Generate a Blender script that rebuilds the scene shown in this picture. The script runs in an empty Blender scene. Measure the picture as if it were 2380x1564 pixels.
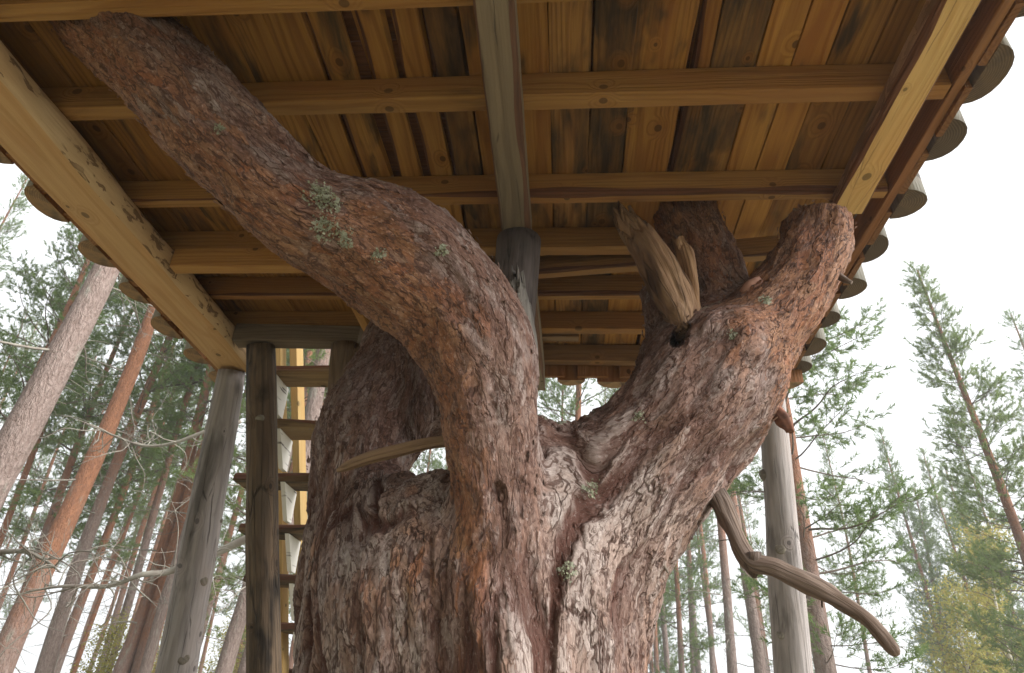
import bpy, bmesh, math, random
import numpy as np
from mathutils import Vector, Matrix
from mathutils.kdtree import KDTree
S = bpy.context.scene
COL = S.collection
random.seed(7); rng = np.random.default_rng(7)
R_ = math.radians

# ------------------------------------------------------------------ camera
AX = np.array([[0.99654118, 0.0034695, -0.08302791],
               [0.06970284, 0.5090988, 0.85788107],
               [0.04524583, -0.8607011, 0.50709608]])   # columns: camera right, down, forward in world axes
CAM = np.array([0.0, 0.0, 1.6])
cam = bpy.data.cameras.new('camera'); cam_o = bpy.data.objects.new('camera', cam); COL.objects.link(cam_o)
cam.sensor_width = 36; cam.lens = 36 * 1600 / 2466; cam.clip_start = 0.05; cam.clip_end = 600
M = Matrix.Identity(4)
for i in range(3):
    M[i][0] = AX[i, 0]; M[i][1] = -AX[i, 1]; M[i][2] = -AX[i, 2]; M[i][3] = CAM[i]
cam_o.matrix_world = M
cam.dof.use_dof = True; cam.dof.focus_distance = 2.3; cam.dof.aperture_fstop = 8.0
S.camera = cam_o

# ------------------------------------------------------------------ light
W = bpy.data.worlds.new('World'); S.world = W; W.use_nodes = True
wn = W.node_tree; wn.nodes.clear()
wo = wn.nodes.new('ShaderNodeOutputWorld'); bg = wn.nodes.new('ShaderNodeBackground')
sky = wn.nodes.new('ShaderNodeTexSky'); sky.sky_type = 'NISHITA'; sky.sun_disc = False
SUN_EL, SUN_AZ = 29, 108      # azimuth clockwise from +Y
sky.sun_elevation = R_(SUN_EL); sky.sun_rotation = R_(SUN_AZ); sky.air_density = 1.0; sky.dust_density = 6.0
hs = wn.nodes.new('ShaderNodeHueSaturation'); hs.inputs['Saturation'].default_value = 0.12
mx = wn.nodes.new('ShaderNodeMix'); mx.data_type = 'RGBA'; mx.inputs[0].default_value = 0.8
mx.inputs[7].default_value = (6.7, 6.9, 7.1, 1)        # the cloud sheet
wn.links.new(sky.outputs[0], hs.inputs['Color']); wn.links.new(hs.outputs[0], mx.inputs[6])
wn.links.new(mx.outputs[2], bg.inputs[0]); bg.inputs[1].default_value = 0.08
wn.links.new(bg.outputs[0], wo.inputs[0])
sl = bpy.data.lights.new('sun', 'SUN'); sl.energy = 2.8; sl.angle = R_(60); sl.color = (1, 0.97, 0.93)
so = bpy.data.objects.new('sun', sl); COL.objects.link(so)
sd = Vector((math.sin(R_(SUN_AZ)) * math.cos(R_(SUN_EL)), math.cos(R_(SUN_AZ)) * math.cos(R_(SUN_EL)), math.sin(R_(SUN_EL))))
so.rotation_euler = sd.to_track_quat('Z', 'Y').to_euler()
S.view_settings.view_transform = 'Standard'; S.view_settings.look = 'None'; S.view_settings.gamma = 1
S.view_settings.use_curve_mapping = False; S.view_settings.exposure = 1.65
S.cycles.max_bounces = 8; S.cycles.diffuse_bounces = 5; S.cycles.transparent_max_bounces = 8
S.cycles.use_denoising = True; S.cycles.sample_clamp_indirect = 4

# ------------------------------------------------------------------ survey: a sight line of the photograph cut by a plane of the place
FD, CX, CY = 1543.5, 1189.5, 782.0
def ray(x, y): return AX @ np.array([(x - CX) / FD, (y - CY) / FD, 1.0])
def at(x, y, Y):
    d = ray(x, y); return CAM + d * (Y / d[1])
def atz(x, y, z):
    d = ray(x, y); return CAM + d * ((z - 1.6) / d[2])
def rad(w, p):    # half of an apparent width at a point
    return 0.5 * w / FD * float((np.asarray(p) - CAM) @ AX[:, 2]) * 1.02

# ------------------------------------------------------------------ object helpers
def tag(o, label=None, cat=None, group=None, kind=None):
    if label: o['label'] = label
    if cat: o['category'] = cat
    if group: o['group'] = group
    if kind: o['kind'] = kind
    return o
def empty(name, loc, label, cat, group=None):
    o = bpy.data.objects.new(name, None); o.location = loc; o.empty_display_size = .2; COL.objects.link(o)
    return tag(o, label, cat, group)
def link(name, me, parent=None, mat=None, matrix=None):
    o = bpy.data.objects.new(name, me); COL.objects.link(o)
    if mat is not None:
        for m in (mat if isinstance(mat, (list, tuple)) else [mat]): me.materials.append(m)
    if matrix is not None: o.matrix_world = matrix
    if parent is not None:
        o.parent = parent; o.matrix_parent_inverse = Matrix.Translation(-parent.location)
    return o
def mesh_np(name, v, f, mi=None, smooth=True):
    v = np.asarray(v, dtype=np.float32); me = bpy.data.meshes.new(name)
    f = np.asarray(f); n = f.shape[1]
    me.vertices.add(len(v)); me.vertices.foreach_set('co', v.ravel())
    me.loops.add(f.size); me.loops.foreach_set('vertex_index', f.astype(np.int32).ravel())
    me.polygons.add(len(f)); me.polygons.foreach_set('loop_start', np.arange(0, f.size, n, dtype=np.int32))
    me.polygons.foreach_set('loop_total', np.full(len(f), n, dtype=np.int32))
    if mi is not None: me.polygons.foreach_set('material_index', np.asarray(mi, dtype=np.int32))
    me.polygons.foreach_set('use_smooth', np.full(len(f), smooth, dtype=bool))
    me.update(calc_edges=True); return me
def catmull(P, step):
    P = np.asarray(P, float); out = []
    Q = np.vstack([2 * P[0] - P[1], P, 2 * P[-1] - P[-2]])
    for i in range(1, len(Q) - 2):
        n = max(2, int(np.linalg.norm(Q[i + 1, :3] - Q[i, :3]) / step))
        t = np.linspace(0, 1, n, endpoint=False)[:, None]
        a, b, c, d = Q[i - 1], Q[i], Q[i + 1], Q[i + 2]
        out.append(.5 * (2 * b + (c - a) * t + (2 * a - 5 * b + 4 * c - d) * t ** 2 + (3 * b - a - 3 * c + d) * t ** 3))
    out.append(P[-1][None]); return np.vstack(out)
def frames(C, a0=(-.1, .13, 1)):
    T = np.gradient(C, axis=0); T /= np.linalg.norm(T, axis=1)[:, None] + 1e-9
    a = np.cross(T[0], [0.3, 1, .1]) if a0 == (-.1, .13, 1) else np.array(a0, float) - T[0] * (T[0] @ np.array(a0, float)); a /= np.linalg.norm(a); A = []
    for t in T:
        a = a - t * (a @ t); a = a / np.linalg.norm(a); A.append(a)
    A = np.array(A); return T, A, np.cross(T, A)
def tube(spine, sides=16, step=.03, wob=0., seed=0, caps=True):
    """spine rows: x y z r -> verts, quads (caps as fans of quads with a doubled centre)"""
    s = catmull(spine, step); C = s[:, :3]; r = np.maximum(s[:, 3], .0008)
    T, A, B = frames(C); th = np.linspace(0, 2 * np.pi, sides, endpoint=False)
    g = np.random.default_rng(seed)
    ph = g.uniform(0, 6.28, 6); L = np.arange(len(C))[:, None] * step
    w = 1 + wob * (np.sin(2 * th + ph[0] + L * 3) + .7 * np.sin(3 * th + ph[1] - L * 5) + .6 * np.sin(L * 9 + ph[2]) + .5 * np.sin(5 * th + ph[3] + L * 11))
    v = C[:, None] + (r[:, None] * w)[..., None] * (np.cos(th)[None, :, None] * A[:, None] + np.sin(th)[None, :, None] * B[:, None])
    n = len(C); idx = np.arange(n * sides).reshape(n, sides); nx = np.roll(idx, -1, 1)
    f = np.stack([idx[:-1], nx[:-1], nx[1:], idx[1:]], -1).reshape(-1, 4)
    v = v.reshape(-1, 3)
    if caps:
        k = len(v); v = np.vstack([v, C[0], C[-1]])
        half = range(0, sides, 2)
        f = np.vstack([f, [[k, idx[0, (i + 2) % sides], idx[0, (i + 1) % sides], idx[0, i]] for i in half],
                       [[k + 1, idx[-1, i], idx[-1, (i + 1) % sides], idx[-1, (i + 2) % sides]] for i in half]])
    return v, f
def joinvf(L):
    V, F, k = [], [], 0
    for v, f in L: V.append(v); F.append(np.asarray(f) + k); k += len(v)
    return np.vstack(V), np.vstack(F)

# ------------------------------------------------------------------ node helpers
class NT:
    def __init__(s, name):
        s.m = bpy.data.materials.new(name); s.m.use_nodes = True; s.t = s.m.node_tree; s.t.nodes.clear()
        s.out = s.t.nodes.new('ShaderNodeOutputMaterial'); s.b = s.t.nodes.new('ShaderNodeBsdfPrincipled')
        s.t.links.new(s.b.outputs[0], s.out.inputs[0]); s.b.inputs['Roughness'].default_value = .8
        s.b.inputs['Specular IOR Level'].default_value = .25
    def n(s, typ, **kw):
        x = s.t.nodes.new('ShaderNode' + typ)
        for k, v in kw.items(): setattr(x, k, v)
        return x
    def put(s, sock, v):
        if isinstance(v, bpy.types.NodeSocket): s.t.links.new(v, sock)
        elif v is not None:
            if isinstance(v, (tuple, list)) and len(v) == 3 and sock.type == 'RGBA': v = (*v, 1)
            sock.default_value = v
    def math(s, op, a, b=None, c=None, clamp=False):
        x = s.n('Math', operation=op, use_clamp=clamp); s.put(x.inputs[0], a); s.put(x.inputs[1], b)
        if c is not None: s.put(x.inputs[2], c)
        return x.outputs[0]
    def vm(s, op, a, b=None, scale=None):
        x = s.n('VectorMath', operation=op); s.put(x.inputs[0], a); s.put(x.inputs[1], b)
        if scale is not None: s.put(x.inputs['Scale'], scale)
        return x.outputs['Value'] if op in ('LENGTH', 'DOT_PRODUCT', 'DISTANCE') else x.outputs[0]
    def noise(s, vec, scale, detail=3, rough=.55, dist=0):
        x = s.n('TexNoise'); s.put(x.inputs['Vector'], vec); s.put(x.inputs['Scale'], scale)
        s.put(x.inputs['Detail'], detail); s.put(x.inputs['Roughness'], rough); s.put(x.inputs['Distortion'], dist)
        return x.outputs[0], x.outputs[1]
    def vor(s, vec, scale, feature='F1', rnd=1.0):
        x = s.n('TexVoronoi', feature=feature); s.put(x.inputs['Vector'], vec); s.put(x.inputs['Scale'], scale)
        s.put(x.inputs['Randomness'], rnd); return x
    def mr(s, v, a, b, c=0., d=1., smooth=False):
        x = s.n('MapRange'); x.interpolation_type = 'SMOOTHSTEP' if smooth else 'LINEAR'
        for i, q in enumerate((v, a, b, c, d)): s.put(x.inputs[i], q)
        return x.outputs[0]
    def mix(s, f, a, b, blend='MIX'):
        x = s.n('Mix', data_type='RGBA', blend_type=blend); s.put(x.inputs[0], f); s.put(x.inputs[6], a); s.put(x.inputs[7], b)
        return x.outputs[2]
    def sep(s, v):
        x = s.n('SeparateXYZ'); s.put(x.inputs[0], v); return x.outputs
    def comb(s, a, b, c):
        x = s.n('CombineXYZ'); s.put(x.inputs[0], a); s.put(x.inputs[1], b); s.put(x.inputs[2], c); return x.outputs[0]
    def attr(s, name, typ='GEOMETRY'):
        x = s.n('Attribute', attribute_name=name, attribute_type=typ); return x
    def bump(s, h, dist, strength=1.0, normal=None):
        x = s.n('Bump'); s.put(x.inputs['Height'], h); x.inputs['Distance'].default_value = dist; x.inputs['Strength'].default_value = strength
        if normal is not None: s.put(x.inputs['Normal'], normal)
        return x.outputs[0]

def wood(name, light, dark, stain, grey=(.25, .24, .22), greyness=0., stainy=.5, knots=True, rough=.72, bumpy=.0025, crack=0., along=False):
    """sawn or weathered pine; grain runs along the object's own X. Object colour: r tone, g stain, b grey."""
    N = NT(name); tc = N.attr('along').outputs['Vector'] if along else N.n('TexCoord').outputs['Object']; oi = N.n('ObjectInfo'); rnd = oi.outputs['Random']
    oc = N.sep(oi.outputs['Color'])
    off = N.comb(N.math('MULTIPLY', rnd, 61.7), N.math('MULTIPLY', N.math('FRACT', N.math('MULTIPLY', rnd, 17.3)), 23.1), N.math('MULTIPLY', N.math('FRACT', N.math('MULTIPLY', rnd, 7.9)), 31.7))
    p = N.vm('ADD', tc, off)
    st = N.vm('MULTIPLY', p, (.45, 1, 1))
    warp = N.noise(N.vm('MULTIPLY', p, (1.3, 9, 9)), 1, 2)[0]
    ps = N.sep(p); kv = N.vor(N.comb(N.math('MULTIPLY', ps[0], .8), N.math('ADD', ps[1], ps[2]), 0.0), 5.5); kv.voronoi_dimensions = '2D'; kd = N.math('DIVIDE', kv.outputs['Distance'], 5.5)
    kcol = N.sep(kv.outputs['Color'])
    has = N.math('GREATER_THAN', kcol[0], .42)
    ksize = N.mr(kcol[1], 0, 1, .005, .016)
    knot = N.math('MULTIPLY', N.mr(kd, N.math('MULTIPLY', ksize, .75), ksize, 1, 0, True), has)
    halo = N.math('MULTIPLY', N.mr(kd, ksize, N.math('MULTIPLY', ksize, 3.6), 1, 0, True), has)
    if not knots: knot = halo = 0.0
    rr = N.sep(tc)
    o1 = N.math('MULTIPLY_ADD', N.math('FRACT', N.math('MULTIPLY', rnd, 5.3)), .10, -.05)
    o2 = N.math('MULTIPLY_ADD', N.math('FRACT', N.math('MULTIPLY', rnd, 3.1)), .08, -.10)
    ring = N.vm('LENGTH', N.comb(0.0, N.math('ADD', rr[1], o1), N.math('ADD', rr[2], o2)))
    ring = N.math('ADD', ring, N.math('MULTIPLY', warp, .05))
    ring = N.math('ADD', ring, N.math('MULTIPLY', halo, -.022))
    wave = N.math('SINE', N.math('MULTIPLY', ring, 480.))
    wave = N.mr(wave, -.3, 1, 0, 1, True)
    fib = N.noise(N.vm('MULTIPLY', p, (5, 170, 170)), 1, 3, .6)[0]
    fib2 = N.noise(N.vm('MULTIPLY', p, (1.6, 45, 45)), 1, 3, .6)[0]
    big = N.noise(N.vm('MULTIPLY', p, (1.7, 7, 7)), 1, 4, .6, .4)[0]
    big2 = N.noise(N.vm('MULTIPLY', p, (3.3, 17, 17)), 1, 4, .65)[0]
    g = N.math('ADD', N.math('MULTIPLY', wave, .55), N.math('MULTIPLY', N.mr(fib2, .3, .7), .65))
    c = N.mix(N.math('MULTIPLY', g, .75, clamp=True), light, dark)
    c = N.mix(N.mr(fib, .35, .7, 0, .35), c, dark)
    c = N.mix(N.mr(N.noise(N.vm('MULTIPLY', N.vm('ADD', p, (3.1, 7.7, 1.3)), (1.1, 5, 5)), 1, 4, .6)[0], .46, .68, 0, .55), c, N.mix(.5, dark, tuple(x * y for x, y in zip(dark, (1.35, .95, .7)))))
    # weathering
    gw = N.math('ADD', oc[2], greyness); gm = N.math('MULTIPLY', gw, N.mr(big2, .3, .65, .55, 1.0), clamp=True)
    gc = N.mix(N.math('MULTIPLY', g, .6, clamp=True), grey, tuple(x * .5 for x in grey))
    c = N.mix(gm, c, gc)
    # stain: blue-black mould streaks
    s1 = N.math('MULTIPLY', N.mr(big, N.mr(oc[1], 0, 1, .66, .36), N.mr(oc[1], 0, 1, .80, .50), 0, 1, True), N.mr(big2, .3, .6, .3, 1))
    c = N.mix(N.math('MULTIPLY', s1, stainy, clamp=True), c, stain)
    # tone
    c = N.mix(1.0, c, N.mix(oc[0], (.42, .38, .36), (1.15, 1.12, 1.02)), 'MULTIPLY')
    if knots:
        c = N.mix(N.math('MULTIPLY', halo, .5), c, dark)
        c = N.mix(N.math('MULTIPLY', knot, .85), c, tuple(x * .33 for x in dark))
    h = N.math('ADD', N.math('MULTIPLY', wave, .35), N.math('ADD', fib, N.math('MULTIPLY', fib2, 1.1)))
    if crack:
        ck = N.vor(N.vm('MULTIPLY', N.vm('ADD', p, N.vm('SCALE', N.noise(N.vm('MULTIPLY', p, (3, 8, 8)), 1)[1], scale=.02)), (.9, 14, 14)), 1, 'DISTANCE_TO_EDGE')
        cm = N.math('MULTIPLY', N.mr(ck.outputs[0], 0.0, .014, 1, 0), N.mr(big2, .45, .55))
        c = N.mix(N.math('MULTIPLY', cm, crack), c, (.015, .011, .008)); h = N.math('SUBTRACT', h, N.math('MULTIPLY', cm, 3 * crack))
    N.put(N.b.inputs['Base Color'], c); N.put(N.b.inputs['Roughness'], rough)
    N.put(N.b.inputs['Normal'], N.bump(h, bumpy)); return N.m

M_board = wood('golden pine boards', (.52, .27, .066), (.23, .096, .022), (.042, .032, .023), stainy=.9, greyness=.02)
M_joist = wood('golden pine joists', (.44, .245, .082), (.28, .135, .042), (.06, .042, .027), stainy=.5)
M_pale = wood('pale pine beam', (.66, .45, .21), (.50, .31, .12), (.20, .13, .07), stainy=.2, crack=.3)
M_log = wood('peeled pine beam', (.58, .375, .20), (.43, .25, .115), (.13, .075, .04), stainy=.45)
M_grey = wood('weathered grey pine', (.33, .25, .165), (.19, .135, .085), (.08, .065, .05), grey=(.32, .26, .20), greyness=.7, stainy=.3, crack=.5)
M_silver = wood('silvery round log', (.43, .365, .35), (.25, .21, .20), (.09, .078, .075), grey=(.40, .375, .395), greyness=.8, stainy=.8, crack=.7)
M_brown = wood('brown barked log', (.20, .115, .055), (.07, .040, .022), (.020, .014, .010), grey=(.20, .18, .16), greyness=.3, stainy=1.0, crack=.6, bumpy=.006)
M_red = wood('reddish wall slabs', (.34, .165, .07), (.19, .080, .030), (.06, .04, .025), stainy=.4)
M_wane = wood('bark wane', (.22, .095, .048), (.10, .042, .022), (.05, .025, .015), stainy=.6, knots=False, bumpy=.006)
M_batten = wood('new yellow pine', (.52, .37, .17), (.40, .27, .11), (.3, .2, .1), stainy=.15)
M_tread = wood('dark treads', (.30, .21, .12), (.15, .095, .05), (.02, .016, .012), stainy=1.0)
M_snag = wood('bare broken wood', (.38, .23, .125), (.19, .095, .05), (.06, .03, .02), grey=(.32, .28, .24), greyness=.15, stainy=.9, crack=.25, bumpy=.006, along=True)
M_snag2 = wood('grey broken wood', (.34, .30, .26), (.18, .15, .13), (.07, .06, .055), grey=(.36, .35, .34), greyness=.7, stainy=.7, crack=.4, bumpy=.006, along=True)
M_branch = wood('dry branch', (.26, .165, .115), (.11, .058, .036), (.05, .03, .022), grey=(.30, .27, .25), greyness=.3, stainy=.8, crack=.3, bumpy=.004, along=True, knots=False)

def peel_mat(name, hi, lo, k):
    N = NT(name); p = N.n('TexCoord').outputs['Object']
    w = N.vm('MULTIPLY', p, (12, 34, 34))
    a = N.noise(w, 1, 5, .6, .6)[0]; b = N.noise(N.vm('MULTIPLY', p, (2, 6, 6)), 1, 3)[0]; f = N.noise(N.vm('MULTIPLY', p, (8, 120, 120)), 1, 3)[0]
    c = N.mix(N.mr(b, .35, .65), hi, lo); c = N.mix(N.mr(f, .3, .7, 0, .3), c, (.33, .2, .1))
    sc = N.math('MULTIPLY', N.mr(a, k, k + .04, 0, 1, True), N.mr(b, .38, .48, 0, 1))
    c = N.mix(N.math('MULTIPLY', sc, .8), c, (.15, .08, .042)); N.put(N.b.inputs['Base Color'], c)
    N.put(N.b.inputs['Normal'], N.bump(N.math('ADD', N.math('MULTIPLY', sc, 1.5), f), .003)); return N.m
M_peel = peel_mat('peeled log with bark scraps', (.62, .45, .28), (.50, .33, .18), .55)
M_peel2 = peel_mat('half peeled reddish bark', (.34, .19, .11), (.26, .13, .07), .47)
# ------------------------------------------------------------------ ground
def ground_mat():
    N = NT('forest floor'); p = N.n('TexCoord').outputs['Object']
    a = N.noise(p, .35, 5, .6)[0]; b = N.noise(p, 6, 5, .7)[0]
    c = N.mix(N.mr(a, .4, .6), (.30, .27, .18), (.42, .38, .28)); c = N.mix(N.mr(b, .4, .7), c, (.11, .12, .05))
    N.put(N.b.inputs['Base Color'], c); N.put(N.b.inputs['Normal'], N.bump(b, .06)); return N.m
n = 80; gx = np.concatenate([np.linspace(-110, -30, 20), np.linspace(-28, 28, 57), np.linspace(30, 110, 20)])
X, Y = np.meshgrid(gx, gx); d = np.hypot(X, Y)
Z = .05 * np.sin(X * .9) * np.cos(Y * .7) * np.clip((d - 3) / 6, 0, 1) + .25 * np.sin(X * .13 + 1) * np.cos(Y * .11) * np.clip((d - 8) / 15, 0, 1)
m = len(gx); I = np.arange(m * m).reshape(m, m)
tag(link('ground', mesh_np('ground', np.stack([X, Y, Z], -1).reshape(-1, 3), np.stack([I[:-1, :-1], I[:-1, 1:], I[1:, 1:], I[1:, :-1]], -1).reshape(-1, 4)), None, ground_mat()), kind='structure')

# ------------------------------------------------------------------ sawn timber
def timber(name, p0, p1, w, h, mat, parent=None, up=(0, 0, 1), seed=0, wane=(0, 0, 0, 0), barkside=None, wob=.0015, color=(.5, .4, 0), label=None, step=.07, bend=0., ragged=.0):
    """a length of timber: local X from p0 to p1 (centre line), w across, h along up. wane: how far each long edge is rounded off
    (bottom -Y, bottom +Y, top +Y, top -Y); those faces take the second material."""
    p0, p1 = np.asarray(p0, float), np.asarray(p1, float); ax = p1 - p0; L = float(np.linalg.norm(ax)); ax /= L
    up = np.asarray(up, float); up = up - ax * (up @ ax); up /= np.linalg.norm(up); sd = np.cross(up, ax)
    n = max(3, int(L / step) + 1); t = np.linspace(0, L, n); g = np.random.default_rng(seed + 1000)
    ph = g.uniform(0, 6.28, (12,))
    corners = [(-1, -1), (1, -1), (1, 1), (-1, 1)]; V = []
    for i, x in enumerate(t):
        ring = []
        for k, (sy, sz) in enumerate(corners):
            c0 = .003 + (wane[k] * max(.08, .6 + .5 * math.sin(x * 2.1 + ph[k]) + .35 * math.sin(x * 6.3 + ph[k + 4]) + .2 * math.sin(x * 15 + ph[k + 2])) if wane[k] else 0)
            c1 = c0 * (1.4 if wane[k] else 1)
            jy = wob * math.sin(x * 3 + ph[k + 8]) + g.normal() * wob * .25 + ragged * (math.sin(x * 4 + ph[k]) + .6 * math.sin(x * 11 + ph[k + 3])) * (1 if sy > 0 else -1)
            jz = wob * math.sin(x * 2.3 + ph[k + 6]) + bend * math.sin(math.pi * x / L)
            y, z = sy * w / 2 + jy, sz * h / 2 + jz
            a = (y - sy * c0, z) ; b = (y, z - sz * c1)
            q = (y - sy * c0 * .3, z - sz * c1 * .3)
            ring += [a, q, b] if k in (1, 3) else [b, q, a]
        V += [(x, y, z) for y, z in ring]
    m = 12; V = np.array(V); idx = np.arange(n * m).reshape(n, m); nx = np.roll(idx, -1, 1)
    F = np.stack([idx[:-1], idx[1:], nx[1:], nx[:-1]], -1).reshape(-1, 4)
    mi = np.zeros((n - 1, m), int)
    for k in range(4):
        if wane[k]: mi[:, 3 * k] = 1; mi[:, 3 * k + 1] = 1
    if barkside is not None: mi[:, barkside] = 2
    mi = list(mi.ravel())
    c = len(V); V = np.vstack([V, [[0, 0, 0], [L, 0, 0]]])
    caps = [[c, idx[0, j], idx[0, (j + 1) % m], idx[0, (j + 2) % m]] for j in range(0, m, 2)] + [[c + 1, idx[-1, (j + 2) % m], idx[-1, (j + 1) % m], idx[-1, j]] for j in range(0, m, 2)]
    F = np.vstack([F, caps]); mi += [0] * len(caps)
    me = mesh_np(name, V, F, mi, smooth=False)
    mw = Matrix(((ax[0], sd[0], up[0], p0[0]), (ax[1], sd[1], up[1], p0[1]), (ax[2], sd[2], up[2], p0[2]), (0, 0, 0, 1)))
    o = link(name, me, parent, [mat, M_wane, M_peel2] if barkside is not None else [mat, M_wane], mw); o.color = (*color, 1)
    if label: o['label'] = label
    return o

# ------------------------------------------------------------------ treehouse
ZJ = 3.3; ZB = 3.405
house = empty('treehouse', (-.38, 2.1, 3.3), 'wooden treehouse platform of joists and boards resting on beams above the big pine', 'treehouse')
seams = [-1.90, -1.79, -1.664, -1.53, -1.40, -1.28, -1.164, -1.033, -.913, -.791, -.66, -.542, -.432, -.322, -.20, -.06, .073, .20, .375, .44, .58, .687, .792, .92, 1.03, 1.134]
gaps = {10: .034, 11: .022, 12: .012, 18: .012, 9: .005}
tone = {0: .25, 1: .2, 2: .3, 3: .35, 4: .3, 5: .35, 6: .4, 7: .45, 8: .4, 9: .45, 10: .5, 11: .5, 12: .25, 13: .45, 14: .5, 15: .55, 16: .25, 17: .55, 18: .35, 19: .45, 20: .8, 21: .85, 22: .35, 23: .25, 24: .3}
stainv = {0: .2, 2: .5, 3: .3, 7: .6, 9: .5, 12: .95, 13: .5, 15: .75, 16: .95, 17: .5, 18: .6, 19: .8, 20: .35, 21: .2, 22: .6, 23: .4}
for i in range(len(seams) - 1):
    ga, gb = gaps.get(i, .003) / 2, gaps.get(i + 1, .003) / 2
    a, b = seams[i] + ga, seams[i + 1] - gb
    rag = .004 if (i in gaps or i + 1 in gaps) else .0008
    timber('floor_board', ((a + b) / 2, -.95, ZB + .0125 + .002 * (i % 2)), ((a + b) / 2, 2.86 if i < 8 else 3.19, ZB + .0125 + .002 * (i % 3)), b - a, .025, M_board, house, seed=i, ragged=rag,
           color=(tone.get(i, .4), stainv.get(i, .35), .12 if stainv.get(i, 0) > .7 else 0), wane=(0, .012 if i in gaps else 0, 0, 0))
for i in range(-8, 16):        # the upper layer, across the first, seen only through the gaps
    y = .50 + i * .175
    timber('upper_floor_board', (-1.9 if y < 2.8 else -.90, y, ZB + .045), (1.134, y, ZB + .045), .172, .025, M_wane, house, seed=50 + i, step=.3)
def joist(y0, y1, x0, x1, zb=ZJ, zt=ZB - .002, mat=None, seed=0, color=(.5, .3, 0), dy=0., wane=(0, 0, 0, 0), name='joist', label=None):
    return timber(name, (x0, (y0 + y1) / 2, (zb + zt) / 2), (x1, (y0 + y1) / 2 + dy, (zb + zt) / 2), y1 - y0, zt - zb, mat or M_joist, house, seed=seed, color=color, wane=wane, label=label)
joist(.66, .715, -1.85, 1.132, seed=99)
joist(.22, .275, -1.85, 1.132, seed=98)
joist(-.24, -.185, -1.85, 1.132, seed=97)
joist(-.70, -.645, -1.85, 1.132, seed=96)
joist(1.03, 1.087, -1.85, 1.132, zb=3.29, seed=100, color=(.55, .15, 0))
joist(1.398, 1.455, -1.85, 1.132, seed=101, color=(.5, .35, 0))
joist(1.844, 1.893, -1.85, 1.132, seed=102, color=(.5, .3, 0), wane=(.014, 0, 0, 0))
joist(2.155, 2.212, -1.85, .306, seed=103, color=(.4, .2, 0))
joist(2.142, 2.2, -1.668, -.9, zb=3.205, zt=3.297, seed=104, color=(.7, .1, 0))
joist(2.498, 2.542, -1.85, 1.132, seed=105, color=(.35, .35, 0), wane=(.014, 0, 0, 0))
joist(2.80, 2.85, -1.85, 1.132, seed=106, color=(.4, .35, 0))
joist(3.13, 3.183, -.91, 1.132, seed=107, color=(.3, .6, .3))
joist(2.862, 2.905, -.13, .056, zb=3.29, seed=108, color=(.2, .8, .5), name='nailing_block')
a = atz(1254, 668, 3.27); b = atz(1812, 603, 3.27)
timber('diagonal_brace', a + [-.25, -.055, .045], b + [.0, -.02, .045], .045, .09, M_joist, house, seed=110, color=(.35, .5, .1), wane=(.018, 0, 0, 0))
timber('strut', atz(812, 688, 3.33) + [0, 0, .03], atz(880, 800, 3.12) + [0, .1, 0], .05, .05, M_joist, house, seed=111, color=(.7, .2, 0))
# beams under the joists
timber('beam', (-.195, -.95, 3.248), (-.192, 1.985, 3.248), .108, .10, M_grey, house, seed=120, wane=(.016, .004, 0, 0), color=(.42, .25, .15), label='grey weathered centre beam with a long crack and pale bark edge')
timber('beam', (-.192, 1.99, 3.242), (-.170, 3.262, 3.242), .10, .108, M_grey, house, seed=121, wane=(.014, 0, 0, 0), color=(.35, .3, .2), label='rear length of the grey centre beam beyond the round post')
timber('beam', (.997, -.95, 3.269), (.994, 1.90, 3.269), .106, .058, M_pale, house, seed=122, wane=(.008, .010, 0, 0), barkside=5, color=(.75, .15, 0), wob=.004, label='pale sawn beam whose end sits on the cut limb')
def left_beam():      # a log squared on its underside and outer side, round and peeled on the inner side
    L = 4.06; n = 70; V = []; g = np.random.default_rng(5); ph = g.uniform(0, 6.28, 8)
    prof = [(-.10, -.05), (0, -.0535), (.062, -.052), (.082, -.046), (.098, -.03), (.109, -.008), (.112, .018), (.106, .042), (.09, .055), (-.10, .055)]
    for i in range(n):
        x = L * i / (n - 1)
        k = 1 + .03 * math.sin(x * 1.7 + ph[0]) + .015 * math.sin(x * 6 + ph[1])
        for j, (y, z) in enumerate(prof):
            q = .004 * math.sin(x * 9 + j + ph[2]) if 2 < j < 8 else .0015 * math.sin(x * 4 + j)
            V.append((x, -y * k - q, z + q * .3))
    m = len(prof); idx = np.arange(n * m).reshape(n, m); nx = np.roll(idx, -1, 1)
    F = np.stack([idx[:-1], idx[1:], nx[1:], nx[:-1]], -1)
    mi = np.zeros((n - 1, m), int); mi[:, 3:8] = 1
    F = F.reshape(-1, 4); mi = list(mi.ravel())
    for e in (0, n - 1): F = np.vstack([F, [[idx[e, j], idx[e, j + 1], idx[e, 8 - j], idx[e, 9 - j]] for j in range(4)]]); mi += [0] * 4
    me = mesh_np('beam', V, F, mi, False)
    for p in me.polygons: p.use_smooth = p.material_index == 1
    bm_ = bmesh.new(); bm_.from_mesh(me); bmesh.ops.recalc_face_normals(bm_, faces=bm_.faces); bm_.to_mesh(me); bm_.free()
    # local X runs along world +Y, local Y must run along world +X
    mw = Matrix(((0, -1, 0, -1.778), (1, 0, 0, -.98), (0, 0, 1, 3.242), (0, 0, 0, 1)))
    o = link('beam', me, house, [M_log, M_peel], mw); o.color = (.7, .2, 0, 1)
    o['label'] = 'thick peeled log beam, flat below, with bark scraps on its inner side'
left_beam()
# lintel on its two posts
timber('lintel', (-1.665, 2.79, 3.249), (-1.03, 2.805, 3.247), .085, .096, M_grey, house, seed=130, color=(.15, .5, .35), label='short grey lintel timber lying on the brown post')
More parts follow.
